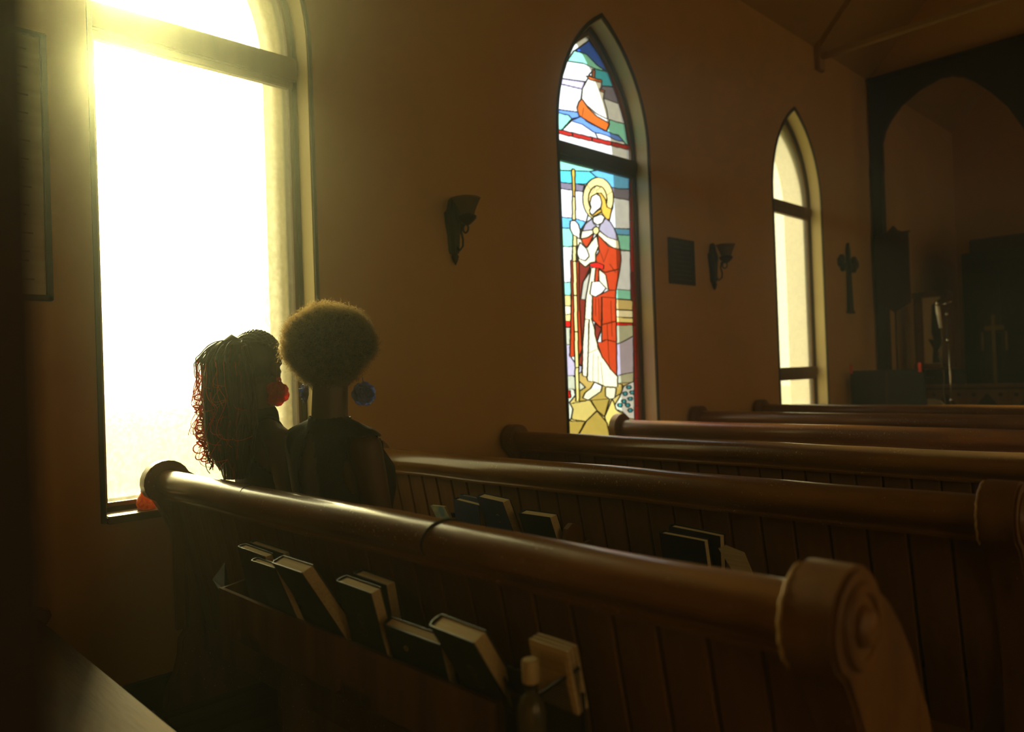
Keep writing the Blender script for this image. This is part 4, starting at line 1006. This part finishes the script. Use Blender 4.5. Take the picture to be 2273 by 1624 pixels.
def dress_shell(secs_scale, keep, lap=True, collar=True):
    b = MB(); k = secs_scale
    torso(b, [(z, yc, rx*1.0+k, ry+k) for (z, yc, rx, ry) in TS])
    for s in (-1, 1):
        cap(b, (s*.07, .010, 1.06), (s*.180, .012, 1.024), .046+k, .052+k)
        if lap: cap(b, (s*.09, .08, .555), (s*.092, .47, .55), .085+k, .066+k); cap(b, (s*.092, .47, .55), (s*.088, .475, .36), .066+k, .062+k)
    if lap: cap(b, (0, .2, .54), (0, .46, .53), .075+k, .07+k)
    if collar: cap(b, (0, .006, 1.05), (0, .010, 1.105), .066+k, .060+k)
    me = remeshed(b, .009, 5)
    bm = bmesh.new(); bm.from_mesh(me)
    bmesh.ops.delete(bm, geom=[f for f in bm.faces if not keep(f.calc_center_median())], context='FACES')
    bm.to_mesh(me); bm.free(); return me
def fin(me, loc, rz, name, m, parent, thick=0.0, off=0.0):
    o = link(name, world_mesh(me, loc, rz), m, parent, True)
    if thick: s = o.modifiers.new('s', 'SOLIDIFY'); s.thickness = thick; s.offset = off
    return o
def flower(parent, c, m, label, r=.026, facing=Vector((.7, -.7, 0)), seed=1):
    rn = random.Random(seed); root = empty('earring', c+Vector((0, 0, .045)))
    root.parent = parent; root.matrix_parent_inverse = parent.matrix_world.inverted() if False else Matrix.Translation(-parent.location) if parent.rotation_euler.z == 0 else (Matrix.Translation(parent.location) @ Matrix.Rotation(parent.rotation_euler.z, 4, 'Z')).inverted()
    root['label'] = label
    F_ = facing.normalized(); X = F_.cross(Vector((0, 0, 1))).normalized(); Z = Vector((0, 0, 1))
    for layer, (cnt, rr, lift) in enumerate(((7, r, .0), (5, r*.72, .008), (4, r*.42, .014))):
        for k in range(cnt):
            a = 2*PI*k/cnt+layer*.5+rn.uniform(-.15, .15); d = X*math.cos(a)+Z*math.sin(a); t = F_.cross(d); vs = []; fs = []; nu, nv = 5, 6
            for i in range(nv+1):
                f = i/nv; wdt = rr*.62*math.sin(PI*min(1, f*.86+.06))**.7
                for j in range(nu):
                    g = (j/(nu-1)-.5)*2
                    vs.append(c+d*(rr*1.15*f)+t*(wdt*g)+F_*(lift+.010*f*f+.006*g*g+.004*math.sin(6*g+a*3)*f))
            for i in range(nv):
                for j in range(nu-1): fs.append((i*nu+j, i*nu+j+1, (i+1)*nu+j+1, (i+1)*nu+j))
            # petals sit on the far side too
            o = MB().add(vs, fs).build('petal', m, root, True)
            s = o.modifiers.new('s', 'SOLIDIFY'); s.thickness = .0008
    MB().tube([c+Vector((0, 0, r*.4)), c+Vector((0, 0, r*1.6))], .002, 6).build('hook', m, root, True)
    return root

# --- right-hand woman
W2L = Vector((.905, 1.262, -.012)); W2Z = .06; H2 = (-.012, .035, 1.305)
wo2 = empty('person', W2L, W2Z, 'person with round afro and black sleeveless dress open at the back, seated on the right', 'person')
HR2 = math.radians(28)
me2 = remeshed(body(HR2, H2, .205), .0065, 4); fin(me2, W2L, W2Z, 'body', M['skin'], wo2)
def keep2(p):
    if p.z < .46: return True
    if abs(p.x) > .196 and p.z < 1.04 and p.z > .62: return False
    if p.z > 1.115 and True: return False
    # armholes
    if abs(p.x) > .130 and (p.y-.015)**2/(.062**2)+(p.z-.955)**2/(.085**2) < 1: return False
    if abs(p.x) > .165 and p.z < 1.06 and p.z > .86 and abs(p.y-.01) < .058: return False
    # keyhole at the back
    if p.y < .03:
        t = (1.075-p.z)/.33
        if 0 < t < 1 and abs(p.x+.005) < .052*math.sin(PI*min(1, t*.95+.02))**.75: return False
    return True
fin(dress_shell(.0095, keep2), W2L, W2Z, 'dress', M['knit'], wo2, .004, -1)
def toW(L, rz, v): return L+Matrix.Rotation(rz, 3, 'Z') @ Vector(v)
HC2 = toW(W2L, W2Z, H2)
def make_afro(c, parent):
    rn = random.Random(5)
    RX, RZ = .142, .132; cc = c+Vector((.004, -.010, .032))
    rot = Matrix.Rotation(HR2, 3, 'Z'); face = (rot @ Vector((0, 1, -.45))).normalized()
    def surf(d, k=1.0):
        base = 1+.07*mnoise.noise(d*2.2+Vector((3, 1, 0)))+.06*mnoise.noise(d*6)+.04*mnoise.noise(d*13)
        p = Vector((d.x*RX, d.y*RX, d.z*RZ))*base*k
        if d.z < -.1:
            t = (-d.z-.1); q = 1-.50*t**1.2; p.x *= q; p.y *= q; p.z *= 1.06
        fd = d.dot(face)
        if fd > .35: p = p*(1-.42*(fd-.35)/.65)
        return cc+p
    bm = bmesh.new(); bmesh.ops.create_icosphere(bm, subdivisions=5, radius=1)
    for v in bm.verts:
        d = v.co.normalized(); v.co = surf(d, .955)+Vector((mnoise.noise(d*30), mnoise.noise(d*31+Vector((5, 0, 0))), mnoise.noise(d*29+Vector((0, 7, 0)))))*.006
    kill = [f for f in bm.faces if (f.calc_center_median()-c).normalized().dot(face) > .80]
    bmesh.ops.delete(bm, geom=kill, context='FACES')
    me = bpy.data.meshes.new('afro_hair'); bm.to_mesh(me); bm.free()
    hair = link('afro_hair', me, M['afro'], parent, True)
    V = []; Fc = []
    for i in range(21000):
        z = rn.uniform(-1, 1); a = rn.uniform(0, 2*PI); s = math.sqrt(1-z*z); d = Vector((s*math.cos(a), s*math.sin(a), z))
        if d.dot(face) > .72: continue
        p = surf(d, rn.uniform(.93, .975)); R_ = rn.uniform(.0022, .005); L = rn.uniform(.012, .028)*(1.5 if rn.random() < .08 else 1)
        n_ = (d+Vector((rn.uniform(-.6, .6), rn.uniform(-.6, .6), rn.uniform(-.5, .6)))).normalized(); t1 = n_.orthogonal().normalized(); t2 = n_.cross(t1)
        ph = rn.uniform(0, 6.28); turns = rn.uniform(1.0, 2.2); K = 7; wd = .00055; k0 = len(V)
        for k in range(K):
            f = k/(K-1); q = ph+turns*2*PI*f
            pt = p+n_*(L*f)+(t1*math.cos(q)+t2*math.sin(q))*R_*(.4+.6*f)
            ax_ = (t1*math.sin(q)-t2*math.cos(q))
            V += [pt+n_*wd, pt-n_*wd+ax_*wd*.6]
        for k in range(K-1): Fc.append((k0+2*k, k0+2*k+1, k0+2*k+3, k0+2*k+2))
    me = bpy.data.meshes.new('hair_curls'); me.from_pydata([v[:] for v in V], [], Fc); me.update()
    o = link('hair_curls', me, M['curl'], hair); o['kind'] = 'stuff'
    # nape fuzz
    return hair
make_afro(HC2, wo2)
e_r = at(796, 898, 1, 1.30); e_l = at(683, 888, 1, 1.24)
rh2 = Matrix.Rotation(HR2+W2Z, 3, 'Z')
earR = HC2+rh2 @ Vector((.088, .0, -.055)); earL = HC2+rh2 @ Vector((-.086, .0, -.055))
flower(wo2, earR+Vector((.012, .01, -.068)), M['bluepetal'], 'large translucent blue flower earring', .034, Vector((.9, -.45, .1)), 3)
flower(wo2, earL+Vector((-.004, .0, -.055)), M['bluepetal'], 'large translucent blue flower earring', .030, Vector((-.5, -.8, 0)), 4)

# --- left-hand woman
W1L = Vector((.395, 1.275, -.015)); W1Z = -.10; H1 = (-.004, .012, 1.300)
wo1 = empty('person', W1L, W1Z, 'person with ponytail of dark braids and red curls, seated left by the window', 'person')
HR1 = .52
me1 = remeshed(body(HR1, H1, .195), .0065, 4); fin(me1, W1L, W1Z, 'body', M['skin'], wo1)
def keep1(p):
    if p.z < .46: return True
    if p.z > 1.15: return False
    if abs(p.x) > .205 and .62 < p.z < 1.10: return False
    if p.z > .90 and abs(p.x) > .085+max(0, (.99-p.z))*1.0: return False
    return True
fin(dress_shell(.0085, keep1), W1L, W1Z, 'dress', M['cloth'], wo1, .004, -1)
HC1 = toW(W1L, W1Z, H1)
R1 = Matrix.Rotation(HR1+W1Z, 3, 'Z')
# scalp cap and cornrows sweeping to the ponytail
bm = bmesh.new(); bmesh.ops.create_icosphere(bm, subdivisions=4, radius=1)
for v in bm.verts: v.co = HC1+R1 @ Vector((v.co.x*.079, -.012+v.co.y*.099, .014+v.co.z*.104))
kill = [f for f in bm.faces if (lambda q: (q.y > .055 and q.z < .05) or q.z < -.045 or (q.y > -.01 and q.z < -.0))(R1.inverted() @ (f.calc_center_median()-HC1))]
bmesh.ops.delete(bm, geom=kill, context='FACES'); me = bpy.data.meshes.new('scalp_hair'); bm.to_mesh(me); bm.free()
scalp = link('scalp_hair', me, M['braid'], wo1, True)
knot = Vector((0, -.088, .062))
def onscalp(d, k=1.03): return Vector((d.x*.079*k, -.012+d.y*.099*k, .014+d.z*.104*k))
rn = random.Random(9)
for k in range(17):
    a = -1.35+2.7*k/16
    s0 = Vector((math.sin(a)*.98, math.cos(a)*.80, .35+.35*math.cos(a))).normalized() if True else None
    e0 = Vector((math.sin(a)*.16, -.80, .55)).normalized()
    mid = Vector((math.sin(a)*.80, -.05, .9*math.cos(a*.8)+.05)).normalized()
    pts = []; rs = []
    for i in range(31):
        t = i/30; d = (s0*(1-t)**2+mid*2*t*(1-t)*1.1+e0*t*t).normalized(); lump = .0022*math.sin(t*46+k)
        pts.append(HC1+R1 @ onscalp(d, 1.03)); rs.append(.0078+lump)
    MB().tube(pts, rs, 7).build('cornrow', M['braid'], scalp, True)
# ponytail: long strands, dark near the head, red and curly towards the ends
PT = HC1+R1 @ knot
m_ = MB()
m_.tube([PT+(R1 @ Vector((0, -.004+.018*math.cos(a)*0, 0)))+Vector((.020*math.cos(a), .004*math.sin(a), .022*math.sin(a))) for a in np.linspace(0, 6.28, 18)], .009, 7)
m_.build('hair_tie', M['braid'], wo1, True)
def strand(seed, red):
    q = random.Random(seed)
    # fan directions: mostly backwards (-y) and toward the window (-x), some down the back
    side = q.gauss(-.012, .045); back = q.uniform(.01, .125); drop = q.uniform(.34, .49)
    if red: side -= .02; back = q.uniform(.05, .155); drop = q.uniform(.20, .47)
    curl = q.uniform(.004, .011) if not red else q.uniform(.014, .036); turns = q.uniform(1.5, 3.8); ph = q.uniform(0, 6.28)
    lift = q.uniform(.004, .030); K = 44; pts = []; rs = []
    for i in range(K):
        t = i/(K-1); arc = min(1, t/.28)
        x = side*(arc**1.2)+side*.4*t; y = -back*math.sin(min(1, t/.30)*PI/2)*(1-.15*t); z = lift*math.sin(min(1, t/.22)*PI)-drop*max(0, (t-.08))**1.1
        am = curl*max(0, (t-.35))**.9*1.6; a = ph+turns*2*PI*(t**1.7)
        v = Vector((x+am*math.cos(a), y+am*math.sin(a), z+am*.7*math.sin(a*1.0)))
        pts.append(PT+Vector((v.x, v.y, v.z))); rs.append((.0034 if not red else .0021)*(1-.55*t)+.0003*math.sin(t*90))
    for p in pts:
        if p.z < .95 and p.y > 1.12-.0: pass
    if red:
        i0 = q.randint(8, 20); MB().tube(pts[:i0+1], rs[:i0+1], 5).build('hair_strand', M['braid'], wo1, True); pts = pts[i0:]; rs = rs[i0:]
    return MB().tube(pts, rs, 5)
# thick inner mass of the ponytail
b = MB(); b.tube([PT+Vector(v) for v in ((0, .015, -.005), (-.004, -.03, .012), (-.010, -.066, -.02), (-.012, -.078, -.10), (-.010, -.080, -.20), (-.006, -.078, -.30), (0, -.074, -.38), (0, -.072, -.43))], [.020, .036, .044, .046, .050, .050, .040, .012], 12)
b.tube([PT+Vector(v) for v in ((.0, .02, .0), (.012, -.02, .0), (.016, -.030, -.08), (.020, -.030, -.18), (.020, -.034, -.28), (.020, -.040, -.38), (.020, -.040, -.46))], [.02, .040, .056, .062, .064, .060, .04], 12)
b.build('ponytail_core', M['braid'], wo1, True)
def core_path(kind):
    if kind == 0: return [Vector(v) for v in ((0, .015, -.005), (-.004, -.03, .012), (-.010, -.066, -.02), (-.012, -.078, -.10), (-.010, -.080, -.20), (-.006, -.078, -.30), (0, -.074, -.38), (0, -.072, -.43))], [.020, .036, .044, .046, .050, .050, .040, .014]
    return [Vector(v) for v in ((.0, .02, .0), (.012, -.02, .0), (.016, -.030, -.08), (.020, -.030, -.18), (.020, -.034, -.28), (.020, -.040, -.38), (.020, -.040, -.46))], [.02, .040, .056, .062, .064, .060, .04]
for k in range(84):
    q = random.Random(900+k); P_, R_ = core_path(k % 2); a0 = q.uniform(0, 6.28); pts = []; tw = q.uniform(-.7, .7); nn = len(P_)-1
    for i in range(30):
        f = i/29*nn; j = min(int(f), nn-1); g = f-j; c_ = P_[j].lerp(P_[j+1], g); r_ = (R_[j]*(1-g)+R_[j+1]*g)+.0015
        a = a0+tw*i/29+.10*math.sin(i*.6+k); hug = Vector((math.cos(a)*r_, math.sin(a)*r_, 0)) if i > 3 else Vector((math.cos(a)*r_, math.sin(a)*r_*.5, math.sin(a)*r_*.6))
        pts.append(PT+c_+hug)
    MB().tube(pts, [.0052+.0009*math.sin(i*1.9+k) for i in range(30)], 5).build('hair_strand', M['braid'] if k % 5 else M['auburn'], wo1, True)
SL = Vector((-.70, -.71, 0))
for k in range(54):      # loose ringlets escaping on the window side
    q = random.Random(1300+k); z0 = q.uniform(-.33, -.10); out0 = q.uniform(.055, .125); R_ = q.uniform(.012, .030); tn = q.uniform(.8, 2.4); ph = q.uniform(0, 6.28); dr = q.uniform(.05, .13); pts = []
    for i in range(34):
        t = i/33; a = ph+tn*2*PI*t; m = min(1, t*3)
        pts.append(PT+Vector((-.004, -.035, 0))+SL*(out0*(.35+.65*min(1, t*2))+R_*m*math.cos(a))+Vector((0, 0, z0-dr*t+R_*m*math.sin(a)))+Vector((.7, -.7, 0))*(.012*math.sin(a*.7+k)))
    MB().tube(pts, [.0042*(1-.5*i/33) for i in range(34)], 5).build('curled_red_strand', M['redbraid'], wo1, True)['label'] = 'thin curled red strand'
for k in range(78): strand(100+k, False).build('hair_strand', M['braid'], wo1, True)
for k in range(64): strand(400+k, True).build('curled_red_strand', M['redbraid'], wo1, True)['label'] = 'thin curled red strand'
earW1 = HC1+R1 @ Vector((.084, .005, -.052))
flower(wo1, earW1+Vector((-.006, -.004, -.058)), M['redpetal'], 'large translucent red flower earring', .040, Vector((.75, -.6, .1)), 6)
cap_ = MB(); 
ring = [earW1+Vector((.004, .006*math.cos(a), -.012+.014*math.sin(a))) for a in np.linspace(0, 6.28, 14)]
cap_.tube(ring, .003, 6); cap_.build('earring_loop', M['redpetal'], wo1, True)
